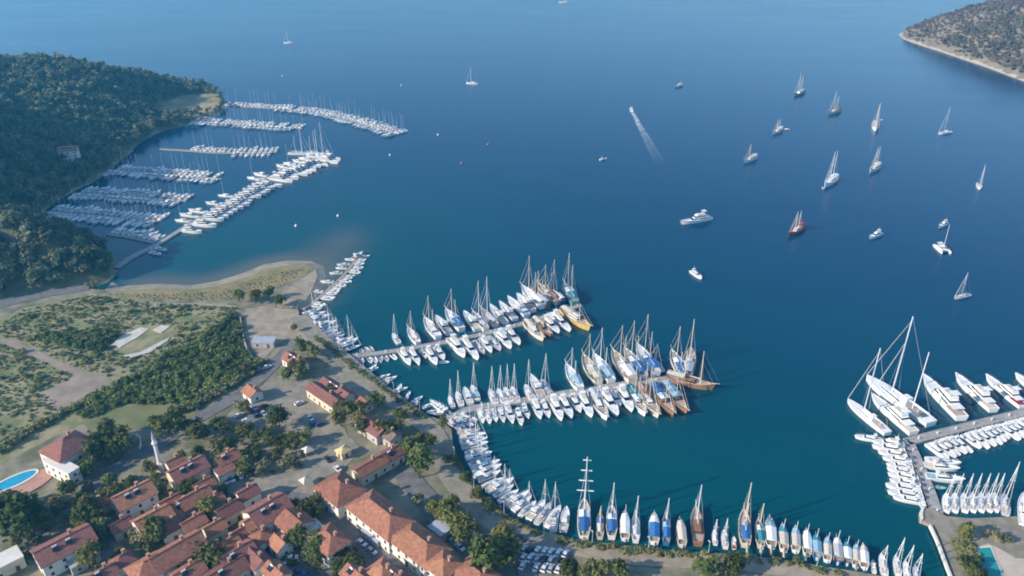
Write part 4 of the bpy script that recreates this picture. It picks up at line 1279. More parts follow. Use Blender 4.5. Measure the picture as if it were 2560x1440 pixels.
def block(root, ox, oy, cx, cy, L, W, H, rot, roof, rh, wall, tile, z0=G, over=.55, windows=True, chimney=True, skip_win=()):
    """one block of a house: walls, roof and windows as parts of root (all in world axes relative to root)"""
    ca, sa = math.cos(rot), math.sin(rot)
    FOOT.append((cx, cy, math.hypot(L, W) / 2 * .92))
    def T(x, y, z): return (cx - ox + x * ca - y * sa, cy - oy + x * sa + y * ca, z)
    l, w = L / 2, W / 2
    mb = MB(); zt = z0 + H
    base = [T(-l, -w, z0 - .3), T(l, -w, z0 - .3), T(l, w, z0 - .3), T(-l, w, z0 - .3)]
    top = [T(-l, -w, zt), T(l, -w, zt), T(l, w, zt), T(-l, w, zt)]
    mb.frust(base, top)
    if roof == 'gable':
        mb.add([T(l, -w, zt), T(l, w, zt), T(l, 0, zt + rh * w / (w + over))], [(0, 1, 2)])
        mb.add([T(-l, w, zt), T(-l, -w, zt), T(-l, 0, zt + rh * w / (w + over))], [(0, 1, 2)])
    obj('wall', mb.mesh('wall', wall), root)
    th = .28
    e = zt - rh * over / (w + over) * .6
    lo, wo = l + over, w + over
    rm = MB()
    if roof == 'gable':
        for s in (1, -1):
            a = [T(-lo, s * wo, e), T(lo, s * wo, e), T(lo, 0, zt + rh), T(-lo, 0, zt + rh)]
            b = [(x, y, z + th) for x, y, z in a]
            rm.frust(a, b)
    elif roof == 'hip':
        r = max(lo - wo, .0)
        a = [T(-lo, -wo, e), T(lo, -wo, e), T(lo, wo, e), T(-lo, wo, e)]
        b = [(x, y, z + th) for x, y, z in a]
        rm.frust(a, b)
        p, q = T(-r, 0, zt + rh + th), T(r, 0, zt + rh + th)
        rm.add(b + [p, q], [(0, 1, 5, 4), (1, 2, 5), (2, 3, 4, 5), (3, 0, 4)])
    else:
        rm.frust([T(-l - .15, -w - .15, zt), T(l + .15, -w - .15, zt), T(l + .15, w + .15, zt), T(-l - .15, w + .15, zt)],
                 [T(-l - .15, -w - .15, zt + .35), T(l + .15, -w - .15, zt + .35), T(l + .15, w + .15, zt + .35), T(-l - .15, w + .15, zt + .35)])
    ro = obj('roof', rm.mesh('roof', tile), root)
    if roof in ('gable', 'hip'):
        r = lo if roof == 'gable' else max(lo - wo, .3)
        rd = MB().tube(T(-r, 0, zt + rh + th), T(r, 0, zt + rh + th), .22, .22, 5)
        obj('ridge', rd.mesh('ridge', tile), ro)
        if chimney:
            c = T(l * .35, w * .3, zt + rh * .75 + .5)
            obj('chimney', CHIM, ro, c, (0, 0, rot))
            if L > 7.5 and roof == 'gable' and rnd.random() < .55:
                for q_ in range(1 + int(L > 12)):
                    u = (-.35 + .5 * q_) * L * .5
                    sl = math.atan2(rh + .6 * rh * over / (w + over), wo)
                    ty = -w * .45
                    tz = zt + rh * (1 - abs(ty) / wo) + th + .12
                    obj('solar_panel', SOLAR, ro, T(u, ty, tz), (Matrix.Rotation(rot, 4, 'Z') @ Matrix.Rotation(sl, 4, 'X')).to_euler())
                    obj('water_tank', TANK, ro, T(u, ty + .9, tz + .75), (0, 0, rot))
    if windows:
        storeys = max(1, int(H // 2.9))
        for side, (half, n, ang) in enumerate(((w, max(1, int(L / 4.0)), 0), (l, max(1, int(W / 4.2)), math.pi / 2), (w, max(1, int(L / 4.0)), math.pi), (l, max(1, int(W / 4.2)), -math.pi / 2))):
            if side in skip_win: continue
            span = L if side % 2 == 0 else W
            for st in range(storeys):
                for k in range(n):
                    u = (k + .5) / n * span - span / 2
                    # outward directions: side 0 = -y, 1 = +x, 2 = +y, 3 = -x
                    if side == 0: x, y = u, -half
                    elif side == 1: x, y = half, u
                    elif side == 2: x, y = -u, half
                    else: x, y = -half, -u
                    if st == 0 and k == n // 2 and side in (0, 3):
                        obj('door', DOOR_M, root, T(x, y, z0), (0, 0, rot + ang)); continue
                    wf = obj('window', WIN_FR, root, T(x, y, z0 + .9 + st * 2.9), (0, 0, rot + ang))
                    obj('pane', WIN_GL, wf)
                    obj('sill', WIN_SI, wf)


def house(name, label, cat, blocks, group=None):
    z = G
    pts = []
    for b in blocks:
        px, py, L, W, H, rot, roof, rh = b[:8]
        q = P(px, py, G + H + rh * .45)
        pts.append((q.x, q.y))
    root = empty(name, (pts[0][0], pts[0][1], 0))
    tag(root, label, cat, group)
    for b, (x, y) in zip(blocks, pts):
        px, py, L, W, H, rot, roof, rh, wall, tile = b[:10]
        kw = b[10] if len(b) > 10 else {}
        block(root, pts[0][0], pts[0][1], x, y, L, W, H, math.radians(rot), roof, rh, wall, tile, **kw)
    return root


A, Bx = 47.0, -43.0
vil = house('villa', 'tall white villa with red hipped roof and white front wing above the oval pool', 'villa', [
    (166, 1106, 15, 13.5, 7.4, 61, 'hip', 4.0, WALLW, TILED), (152, 1160, 16, 4.5, 6.2, -29, 'flat', .3, WALLW, WALLW, dict(chimney=False)), (212, 1118, 13, 2.6, 5.8, 61, 'flat', .3, WALLW, WALLW, dict(chimney=False, windows=False))])
house('house', 'red roofed house at the shady edge beside the big dark tree', 'house', [(0, 1252, 9, 8, 5.5, A, 'gable', 2.2, WALLW, TILE)])
house('house', 'tall pink gabled house with a pale gable wall joined to a lower one', 'house', [
    (332, 1232, 13, 9.5, 6.2, A, 'gable', 3.0, WALLW, TILEO), (382, 1292, 11.5, 9.5, 5.8, A, 'gable', 2.8, WALLW, TILEO), (425, 1252, 7, 6, 5.0, A, 'gable', 2.0, WALLW, TILE)])
house('house', 'long gabled house with a thin sunlit roof strip and pale end wall', 'house', [(158, 1356, 17, 10.5, 6.0, A, 'gable', 2.6, WALLW, TILED), (205, 1392, 9, 6, 3.2, A, 'flat', .3, WALLG, WALLG, dict(chimney=False))])
house('shed', 'pale flat roofed building cut by the scene edge', 'shed', [(8, 1398, 10, 7, 4.5, A, 'flat', .3, WALLC, WALLW, dict(chimney=False))])
house('house', 'long red roofed terrace of houses with chimneys above the lane', 'house', [(440, 1372, 17, 9.5, 6.2, A, 'gable', 3.0, WALLG, TILE), (365, 1412, 10, 9, 5.6, A, 'hip', 2.6, WALLW, TILE), (305, 1395, 6.5, 5.5, 4.5, A, 'hip', 2.0, WALLW, TILED)])
house('house', 'red roofed house pair with a narrow court by the plaza', 'house', [(485, 1240, 11, 7.5, 5.6, A, 'gable', 2.4, WALLG, TILE), (455, 1262, 8, 6, 5.0, A, 'gable', 2.2, WALLW, TILEO)])
house('house', 'dark red roofed hall beside the minaret', 'hall', [(468, 1168, 13, 9, 5.4, A, 'gable', 2.6, WALLC, TILED), (437, 1152, 6, 5, 5.0, A, 'gable', 1.8, WALLW, TILE)])
house('cafe', 'small cafe building with mixed roofs north of the plaza', 'cafe', [(566, 1140, 8, 7, 4.6, A, 'gable', 1.8, WALLC, TILE), (562, 1172, 7, 6, 4.2, A, 'flat', .3, WALLW, TILED, dict(chimney=False))])
house('house', 'house with bright white gable walls and dark purple red roof', 'house', [(668, 1268, 13.5, 11.5, 6.4, A, 'gable', 3.2, WALLW, TILED), (632, 1300, 6, 6, 6.0, A, 'gable', 2.0, WALLW, TILEO), (655, 1335, 6, 6, 4.8, A, 'hip', 1.8, WALLW, TILE)])
house('house', 'orange roofed terrace row with white front wall and roof gardens', 'house', [(735, 1298, 9.5, 9.5, 6.0, Bx, 'gable', 2.4, WALLW, TILE), (775, 1322, 6, 8, 5.0, Bx, 'flat', .3, WALLW, PLASTER, dict(chimney=False)), (822, 1342, 12, 9, 6.0, Bx, 'hip', 2.6, WALLW, TILE)])
house('house', 'small orange gabled cottage in the shady court', 'cottage', [(535, 1315, 6.5, 5.5, 4.6, A, 'gable', 1.8, WALLW, TILEO), (570, 1268, 8, 6, 4.8, A, 'gable', 2.0, WALLC, TILED)])
house('house', 'cluster of low dark red roofs below the white gabled house', 'house', [(592, 1382, 11, 8, 4.8, A, 'gable', 2.2, WALLG, TILED), (575, 1352, 5, 5, 4.4, A, 'gable', 1.7, WALLW, TILEO), (565, 1422, 12, 8, 4.4, A, 'gable', 2.0, WALLG, TILED)])
house('market_hall', 'long terracotta roofed market hall with hipped corner pavilions', 'market hall', [
    (950, 1278, 24, 12.0, 6.4, Bx, 'hip', 3.2, WALLW, TILE), (1047, 1352, 20, 11.4, 6.0, Bx, 'hip', 3.0, WALLW, TILEO), (848, 1213, 15, 12.5, 6.4, Bx, 'hip', 3.4, WALLW, TILE), (925, 1160, 13, 6.5, 4.6, A, 'gable', 1.6, WALLC, TILE), (978, 1130, 8, 6.5, 4.4, A, 'gable', 1.6, WALLC, TILED),
    (1108, 1405, 9.5, 9, 6.6, Bx, 'hip', 2.4, WALLW, TILEO), (1190, 1432, 14, 10, 6.0, Bx, 'hip', 2.4, WALLW, TILE)])
for k, (px, py, L, W, H, rot, wl, tl) in enumerate(((508, 1208, 7, 5.5, 4.4, A, WALLC, TILE), (618, 1228, 7, 6, 4.4, A, WALLW, TILED), (482, 1302, 7.5, 6, 4.8, A, WALLW, TILE), (540, 1372, 6.5, 5.5, 4.2, A, WALLC, TILE),
        (640, 1392, 8, 6, 4.4, Bx, WALLW, TILED), (300, 1308, 6.5, 5.5, 4.0, A, WALLG, TILED), (242, 1258, 7, 4.5, 3.4, A, WALLC, TILE), (890, 1432, 8, 6.5, 4.8, Bx, WALLW, TILE), (700, 1352, 6, 5.5, 4.2, Bx, WALLW, TILEO), (425, 1312, 7, 5.5, 4.6, A, WALLW, TILED),
        (535, 1248, 6, 5, 4.4, A, WALLW, TILEO), (600, 1330, 6, 5, 4.2, A, WALLC, TILED), (470, 1425, 9, 7, 5.0, A, WALLW, TILE), (255, 1432, 8, 6, 4.6, A, WALLG, TILED), (690, 1425, 8, 6, 4.6, Bx, WALLC, TILE), (990, 1440, 8, 6, 4.8, Bx, WALLC, TILED))):
    house('cottage', 'small ' + ('dark red' if tl is TILED else 'orange' if tl is TILEO else 'terracotta') + ' roofed cottage squeezed between the larger town houses', 'cottage', [(px, py, L, W, H, rot, 'gable', 1.9, wl, tl)], 'small cottages between the town houses')
house('canopy_house', 'pale blue sheet roofed shed behind the market hall', 'shed', [(1100, 1318, 7, 5.5, 3.6, Bx, 'flat', .3, WALLG, STEELR, dict(chimney=False, windows=False))])
house('kiosk', 'low grey market stall roof in the street below the hall', 'stall', [(930, 1336, 9, 2.6, 2.6, Bx, 'flat', .2, WALLG, STEELR, dict(chimney=False, windows=False))])
house('house', 'orange hipped house beside the street corner below the market hall', 'house', [(955, 1424, 9, 8, 5.6, Bx, 'hip', 2.6, WALLW, TILEO)])
house('restaurant', 'red gabled restaurant with cream front by the dirt lot', 'restaurant', [(737, 897, 13, 6.5, 3.8, Bx, 'gable', 2.0, WALLW, TILE)])
house('warehouse', 'long brown red roofed boat warehouse near the quay', 'warehouse', [(812, 982, 20, 6.5, 4.6, Bx, 'gable', 1.8, WALLC, TILED), (840, 968, 19, 6, 4.4, Bx, 'gable', 1.6, WALLC, TILED)])
house('boathouse', 'dark roofed boathouse among trees beside the waterfront road', 'boathouse', [(930, 1060, 15, 7, 4.4, Bx, 'gable', 1.8, WALLG, TILED), (970, 1078, 10, 6, 4.2, Bx, 'gable', 1.6, WALLG, mat('brown_sheet', (.22, .15, .12), .7))])
house('hut', 'pink roofed hut between boat yard and waterfront road', 'hut', [(912, 1003, 6, 5, 3.2, Bx, 'gable', 1.5, WALLC, TILE)])
house('cottage', 'small cream cottage beside the car park street', 'cottage', [(630, 975, 7, 6, 3.6, Bx, 'gable', 2.0, WALLW, TILEO)])
house('shed', 'low lilac grey shed on the pale dirt lot', 'shed', [(660, 850, 11, 6, 2.8, 0, 'flat', .3, WALLG, STEELR, dict(chimney=False))])
house('kiosk', 'small yellow kiosk beside the market square', 'kiosk', [(858, 1122, 4.5, 4, 3.0, A, 'hip', 1.2, WALLC, mat('yellow_sheet', (.62, .52, .25), .7), dict(chimney=False))])
hh = P(178, 402, 12)
rt = empty('house', (hh.x, hh.y, 0)); tag(rt, 'lone red roofed house among the trees on the wooded hill', 'house')
hz = float(hill_h(np.array([[hh.x, hh.y]]))[0])
block(rt, hh.x, hh.y, hh.x, hh.y, 14, 9, 6 + 3, math.radians(20), 'gable', 2.8, WALLW, TILE, z0=hz)

# minaret: base, shaft, two balconies and pointed cap
mn = P(404, 1176, G)
MIN = empty('minaret', (mn.x, mn.y, G)); tag(MIN, 'slender white minaret beside the dark red roofed hall', 'minaret')
obj('base', MB().box(-1.15, 1.15, -1.15, 1.15, -.2, 4.0).mesh('minaret_base', WALLW), MIN)
obj('shaft', MB().tube((0, 0, 4.0), (0, 0, 15.5), .78, .62, 12).mesh('minaret_shaft', WALLW), MIN)
obj('balcony', MB().tube((0, 0, 12.6), (0, 0, 13.2), .7, 1.1, 12).tube((0, 0, 13.2), (0, 0, 13.9), 1.1, 1.1, 12).mesh('minaret_balcony', WALLW), MIN)
obj('cap', MB().tube((0, 0, 15.5), (0, 0, 19.0), .72, .06, 12).mesh('minaret_cap', STEELR), MIN)

# curved garden wall
o = ribbon('garden_wall', [(312, 1092), (335, 1082), (350, 1090), (352, 1105), (348, 1118)], .4, G + 1.5, WALLW, 'curved white garden wall beside the lawn', 'wall', kind=None, h=1.6)
o = ribbon('garden_wall', [(600, 790), (606, 830), (615, 870), (640, 905)], .35, G + 1.4, WALLC, 'pale boundary wall between thicket and dirt lot', 'wall', kind=None, h=1.5)
o = ribbon('breakwater_wall', [(2326, 1312), (2345, 1352), (2366, 1410), (2384, 1455), (2396, 1490)], .8, G + .8, WALLW, 'long white wall along the edge of the right quay', 'wall', kind=None, h=1.2)

# oval pool with its deck, left edge
def ellipse(c, a, b, rot, n=28):
    ca, sa = math.cos(rot), math.sin(rot)
    return [(c.x + a * math.cos(t) * ca - b * math.sin(t) * sa, c.y + a * math.cos(t) * sa + b * math.sin(t) * ca) for t in (2 * math.pi * i / n for i in range(n))]


POOLW = mat('pool_water', (0.03, 0.36, 0.55), 0.08, .1, .4, coord='World', spec=.5)
POOLG = mat('green_pool_water', (0.03, 0.30, 0.29), 0.08, .1, .3, coord='World', spec=.5)
PINKP = mat('pink_paving', (0.50, 0.28, 0.22), 0.9, .1, .3, coord='World')
pc = P(35, 1205, G)
sheet('pool_deck', ellipse(P(56, 1212, G + .3), 11.0, 6.5, math.radians(48)), G + .30, PINKP, 'pink paved deck around the oval pool', 'deck')
pr_ = empty('swimming_pool', (pc.x, pc.y, 0)); tag(pr_, 'bright turquoise oval swimming pool beside the white villa', 'pool')
zc = Vector((0, 0, 0))
def rim(a, b, rot, w, z0, z1):
    i_, o_ = ellipse(zc, a, b, rot), ellipse(zc, a + w, b + w, rot); n = len(i_)
    mb = MB()
    mb.add([(*p, z1) for p in i_] + [(*p, z1) for p in o_] + [(*p, z0) for p in o_], [(i, (i + 1) % n, n + (i + 1) % n, n + i) for i in range(n)] + [(n + i, n + (i + 1) % n, 2 * n + (i + 1) % n, 2 * n + i) for i in range(n)])
    return mb
obj('rim', rim(8.0, 3.1, math.radians(48), .9, G, G + .48).mesh('pool_rim', WALLW), pr_)
obj('water', MB().prism(ellipse(zc, 8.0, 3.1, math.radians(48)), G, G + .42).mesh('pool_water', POOLW), pr_)

# pool and sand terrace on the right quay
def wpoly(pl, z): return [tuple(P(x, y, z)[:2]) for x, y in pl]
sheet('sand_terrace', wpoly([(2430, 1372), (2470, 1358), (2500, 1372), (2540, 1395), (2600, 1400), (2700, 1500), (2480, 1520)], G + .12), G + .12, mat('pink_sand', (.56, .47, .38), .95, .08, .2, coord='World'), 'pale pinkish sand terrace round the green pool', 'terrace')
pp = wpoly([(2438, 1372), (2475, 1368), (2515, 1460), (2530, 1500), (2484, 1505)], G + .3)
q0 = pp[0]
rp = empty('swimming_pool', (q0[0], q0[1], 0)); tag(rp, 'green watered rectangular pool on the right quay', 'pool')
lp = [(x - q0[0], y - q0[1]) for x, y in pp]
cx_, cy_ = sum(p[0] for p in lp) / 5, sum(p[1] for p in lp) / 5
grow = [(cx_ + (x - cx_) * 1.14, cy_ + (y - cy_) * 1.06) for x, y in lp]
obj('rim', MB().prism(grow, G, G + .30).mesh('pool_rim', WALLW), rp)
obj('water', MB().prism(lp, G, G + .36).mesh('pool_water', POOLG), rp)
area('garden_bed', [(2375, 1345), (2420, 1340), (2440, 1372), (2470, 1460), (2420, 1460), (2395, 1390)], 3, LAWN, 'planted bed between white wall and green pool', 'flower bed')
sheet('pale_kerb', wpoly([(2299, 1280), (2306, 1266), (2311, 1268), (2307, 1284), (2309, 1296), (2304, 1300)], G + .5), G + .5, WALLW, 'pale stone edging at the quay corner', 'kerb', skirt=-.5)


# ------------------------------------------------------------------ vegetation
def leaf_material(name, c1, c2, rand=.25, scale=.5):
    m = bpy.data.materials.new(name); m.use_nodes = True
    nt = m.node_tree; N, L = nt.nodes, nt.links
    bs = N['Principled BSDF']; bs.inputs['Roughness'].default_value = .85; bs.inputs['Specular IOR Level'].default_value = .15
    geo = N.new('ShaderNodeNewGeometry')
    nz = N.new('ShaderNodeTexNoise'); nz.inputs['Scale'].default_value = scale; nz.inputs['Detail'].default_value = 3
    L.new(geo.outputs['Position'], nz.inputs['Vector'])
    n2 = N.new('ShaderNodeTexNoise'); n2.inputs['Scale'].default_value = .05; n2.inputs['Detail'].default_value = 3
    L.new(geo.outputs['Position'], n2.inputs['Vector'])
    av = N.new('ShaderNodeMath'); av.operation = 'ADD'; L.new(nz.outputs[0], av.inputs[0]); L.new(n2.outputs[0], av.inputs[1])
    mr = N.new('ShaderNodeMapRange'); mr.inputs[1].default_value = .75; mr.inputs[2].default_value = 1.25
    L.new(av.outputs[0], mr.inputs[0])
    mx = N.new('ShaderNodeMix'); mx.data_type = 'RGBA'
    mx.inputs[6].default_value = (*c1, 1); mx.inputs[7].default_value = (*c2, 1)
    L.new(mr.outputs[0], mx.inputs[0])
    oi = N.new('ShaderNodeObjectInfo'); r2 = N.new('ShaderNodeMapRange')
    r2.inputs[3].default_value = 1 - rand; r2.inputs[4].default_value = 1 + rand
    L.new(oi.outputs['Random'], r2.inputs[0])
    hs = N.new('ShaderNodeHueSaturation'); L.new(r2.outputs[0], hs.inputs['Value']); L.new(mx.outputs[2], hs.inputs['Color'])
    r5 = N.new('ShaderNodeMapRange'); r5.inputs[3].default_value = .465; r5.inputs[4].default_value = .525
    wn_ = N.new('ShaderNodeTexWhiteNoise'); wn_.noise_dimensions = '1D'; L.new(oi.outputs['Random'], wn_.inputs['W']); L.new(wn_.outputs['Value'], r5.inputs[0]); L.new(r5.outputs[0], hs.inputs['Hue'])
    L.new(hs.outputs[0], bs.inputs['Base Color'])
    tr = N.new('ShaderNodeBsdfTranslucent'); L.new(hs.outputs[0], tr.inputs['Color'])
    ms = N.new('ShaderNodeMixShader'); ms.inputs[0].default_value = .32
    L.new(bs.outputs[0], ms.inputs[1]); L.new(tr.outputs[0], ms.inputs[2])
    L.new(ms.outputs[0], N['Material Output'].inputs[0])
    return m


PINE_L = leaf_material('pine_foliage', (0.095, 0.12, 0.07), (0.26, 0.265, 0.155))
BROAD_L = leaf_material('broadleaf_foliage', (0.065, 0.10, 0.03), (0.21, 0.215, 0.07))
OLIVE_L = leaf_material('olive_foliage', (0.13, 0.13, 0.07), (0.28, 0.26, 0.14))
SHRUB_L = leaf_material('shrub_foliage', (0.14, 0.18, 0.07), (0.33, 0.32, 0.14), .25)
THICK_L = leaf_material('thicket_foliage', (0.075, 0.125, 0.045), (0.20, 0.25, 0.085), .2)
CAPE_L = leaf_material('scrub_foliage', (0.15, 0.135, 0.08), (0.28, 0.245, 0.155), .25)
PALM_L = leaf_material('palm_foliage', (0.07, 0.10, 0.03), (0.18, 0.18, 0.07))
BARK = mat('bark', (0.14, 0.10, 0.07), .95, .2, 1.0)


def crown_arrays(seed, rx, rz, nclump, per, leaf, lobes=5):
    """leaf quads gathered in clumps through an uneven crown; returns verts (n,3), faces (m,4)"""
    r = np.random.default_rng(seed)
    lc = r.normal(0, .42, (lobes, 3)); lc[:, 2] = np.abs(lc[:, 2]) * .7
    lr = r.uniform(.45, .75, lobes)
    lc[0] = 0; lr[0] = .75
    which = r.integers(0, lobes, nclump)
    d = r.normal(0, 1, (nclump, 3)); d /= np.linalg.norm(d, axis=1)[:, None]
    d[:, 2] = np.where(d[:, 2] < -.35, -d[:, 2], d[:, 2])
    cc = lc[which] + d * (lr[which] * r.uniform(.72, 1.05, nclump))[:, None]
    q = np.repeat(cc, per, 0) + r.normal(0, .115, (nclump * per, 3))
    nrm = np.repeat(d, per, 0) + r.normal(0, .55, (nclump * per, 3)); nrm[:, 2] += .35
    nrm /= np.linalg.norm(nrm, axis=1)[:, None]
    q = q * np.array([rx, rx, rz])
    t = np.cross(nrm, r.normal(0, 1, nrm.shape)); t /= np.linalg.norm(t, axis=1)[:, None]
    b = np.cross(nrm, t)
    sz = (leaf * r.uniform(.55, 1.25, len(q)))[:, None]
    v = np.stack([q - t * sz - b * sz * .6, q + t * sz - b * sz * .5, q + t * sz * .7 + b * sz * .7, q - t * sz * .8 + b * sz * .6], 1)
    return v.reshape(-1, 3), np.arange(len(q) * 4).reshape(-1, 4)


def np_mesh(name, v, f, material):
    me = bpy.data.meshes.new(name)
    me.vertices.add(len(v)); me.vertices.foreach_set('co', v.astype(np.float32).ravel())
    me.loops.add(f.size); me.loops.foreach_set('vertex_index', f.astype(np.int32).ravel())
    me.polygons.add(len(f)); me.polygons.foreach_set('loop_start', np.arange(0, f.size, f.shape[1], dtype=np.int32))
    me.update(calc_edges=True)
    me.materials.append(material)
    return me


def trunk_mesh(h, r):
    mb = MB().tube((0, 0, -.6), (0, 0, h), r, r * .6, 6)
    for k in range(3):
        t = k * 2.1 + .4
        mb.tube((0, 0, h * .7), (math.cos(t) * h * .35, math.sin(t) * h * .35, h * 1.25), r * .5, r * .2, 4)
    return mb.mesh('trunk', BARK)


CR = {}
for kind, lm, rx, rz, nc, per, leaf, base in (('pine', PINE_L, 4.6, 4.4, 90, 5, .95, 5.2), ('broad', BROAD_L, 4.0, 3.6, 150, 6, .55, 4.2), ('olive', OLIVE_L, 2.9, 2.3, 90, 5, .5, 2.5), ('cape', CAPE_L, 3.6, 2.8, 40, 5, 1.0, 2.2)):
    tm = trunk_mesh(base * .8, .28)
    CR[kind] = [(np_mesh(kind + '_crown', *[(a + [0, 0, base] if i == 0 else a) for i, a in enumerate(crown_arrays(100 + k * 7 + len(kind), rx * (1 + .12 * (k % 3 - 1)), rz * (1 + .15 * ((k + 1) % 3 - 1)), nc, per, leaf))], lm), tm) for k in range(5)]
tcount = {}


def tree(kind, name, x, y, z, sc, label, group, sz=None):
    k = tcount.get(kind, 0); tcount[kind] = k + 1
    cm, tm = CR[kind][k % 5]
    r = empty(name, (x, y, z), rnd.uniform(0, 6.28), (sc, sc, sc * (sz or rnd.uniform(.9, 1.15))))
    tag(r, label, 'tree', group)
    obj('trunk', tm, r); obj('crown', cm, r)
    return r


def mass(name, pts, zs, scs, seeds, rx, rz, nc, per, leaf, base, material, label, cat):
    """a wood or thicket too dense to count: one mesh of leaf clumps"""
    V, F, n = [], [], 0
    protos = [crown_arrays(300 + k, rx, rz, nc, per, leaf) for k in range(8)]
    r = np.random.default_rng(5)
    for (x, y), z, s in zip(pts, zs, scs):
        v, f = protos[r.integers(8)]
        a = r.uniform(0, 6.28); ca, sa = math.cos(a), math.sin(a)
        q = (v + [0, 0, base]) * s
        q = np.stack([q[:, 0] * ca - q[:, 1] * sa + x, q[:, 0] * sa + q[:, 1] * ca + y, q[:, 2] + z], 1)
        V.append(q); F.append(f + n); n += len(q)
    me = np_mesh(name, np.concatenate(V), np.concatenate(F), material)
    return tag(obj(name, me), label, cat, kind='stuff')


def scatter(poly, dmin, n, seed, tries=12):
    """points inside a polygon (metres) at least dmin apart"""
    r = np.random.default_rng(seed); poly = np.asarray(poly)
    lo, hi = poly.min(0), poly.max(0)
    c = r.uniform(lo, hi, (n * tries, 2))
    _, ins = seg_dist(c, poly); c = c[ins]
    cell = {}; out = []
    for p in c:
        g = (int(p[0] // dmin), int(p[1] // dmin))
        if any(math.dist(p, q) < dmin for i in (-1, 0, 1) for j in (-1, 0, 1) for q in cell.get((g[0] + i, g[1] + j), ())): continue
        cell.setdefault(g, []).append(tuple(p)); out.append(tuple(p))
        if len(out) >= n: break
    return np.array(out)


def to_px(x, y, z):
    zc = y * CP + (CAM_H - z) * SP
    up_ = y * SP - (CAM_H - z) * CP
    return 1280 + FPX * x / zc, 720 - FPX * up_ / zc


# --- the wooded hill: the 300 trees that show largest are trees, the rest one wood
hp = scatter([(max(p[0], -760), p[1]) for p in HILL], 5.5, 9000, 21)
hz_ = hill_h(hp)
clear = np.array(CLEAR)
_, inc = seg_dist(hp, clear)
dsh, ins_ = seg_dist(hp, HILL)
keep = ins_ & ~inc & (dsh > .6) & (np.hypot(hp[:, 0] - hh.x, hp[:, 1] - hh.y) > 11)
keep &= ~((hp[:, 1] < 405) & (hp[:, 0] > -262))
hp, hz_ = hp[keep], hz_[keep]
pxs = np.array([to_px(x, y, z + 5) for (x, y), z in zip(hp, hz_)])
vis = (pxs[:, 0] > -60)
size = 1.0 / (hp[:, 1] * CP + (CAM_H - hz_) * SP)
order = np.argsort(-np.where(vis, size, 0))
sel = order[:300]
rest = order[300:]
rest = rest[(pxs[rest, 0] > -420)]
bands = (('pine tree low on the wooded hill above the shaded boats', 'pines low on the wooded hill'), ('pine tree half way along the wooded hill', 'pines half way along the wooded hill'))
for i in sel:
    sc = rnd.uniform(.6, 1.15)
    b = bands[0 if hp[i][1] < 440 else 1]
    tree('pine', 'pine_tree', hp[i][0], hp[i][1], hz_[i] - .4, sc, b[0], b[1])
mass('pine_wood', hp[rest], hz_[rest] - .4, RNG.uniform(.6, 1.2, len(rest)), None, 4.2, 4.6, 30, 5, 1.05, 4.4, PINE_L, 'dense pine wood covering the rest of the hill', 'wood')

# --- scrub on the cape
cp = scatter([(min(p[0], 1200), p[1]) for p in CAPE], 5.2, 8000, 33)
cz_ = cape_h(cp); dsh, ins_ = seg_dist(cp, CAPE)
k_ = ins_ & (dsh > 5); cp, cz_, dsh = cp[k_], cz_[k_], dsh[k_]
den = vnoise(cp[:, 0], cp[:, 1], 17)
k_ = (den > -.75) | (RNG.random(len(cp)) < .45)
k_ &= (dsh > 9) | (RNG.random(len(cp)) < .5)
cp, cz_ = cp[k_], cz_[k_]
cpx = np.array([to_px(x, y, z + 2) for (x, y), z in zip(cp, cz_)])
vis = (cpx[:, 0] < 2580) & (cpx[:, 1] > -10)
order = np.argsort(np.where(vis, cp[:, 1], 1e6))
for i in order[:300]:
    if vis[i]: tree('cape', 'scrub_oak', cp[i][0], cp[i][1], cz_[i] - .4, rnd.uniform(.6, 1.25), 'low scrub oak on the dry headland slope', 'scrub oaks on the headland')
rest = order[300:]
mass('scrub', cp[rest], cz_[rest] - .3, RNG.uniform(.5, 1.1, len(rest)), None, 3.4, 2.6, 16, 4, 1.2, 1.6, CAPE_L, 'low grey green scrub covering the headland', 'scrub')


# --- hedges, thickets and trees of the town and field
def off_roofs(x, y, m=2.0):
    return all(math.hypot(x - a, y - b) > r + m for a, b, r in FOOT)


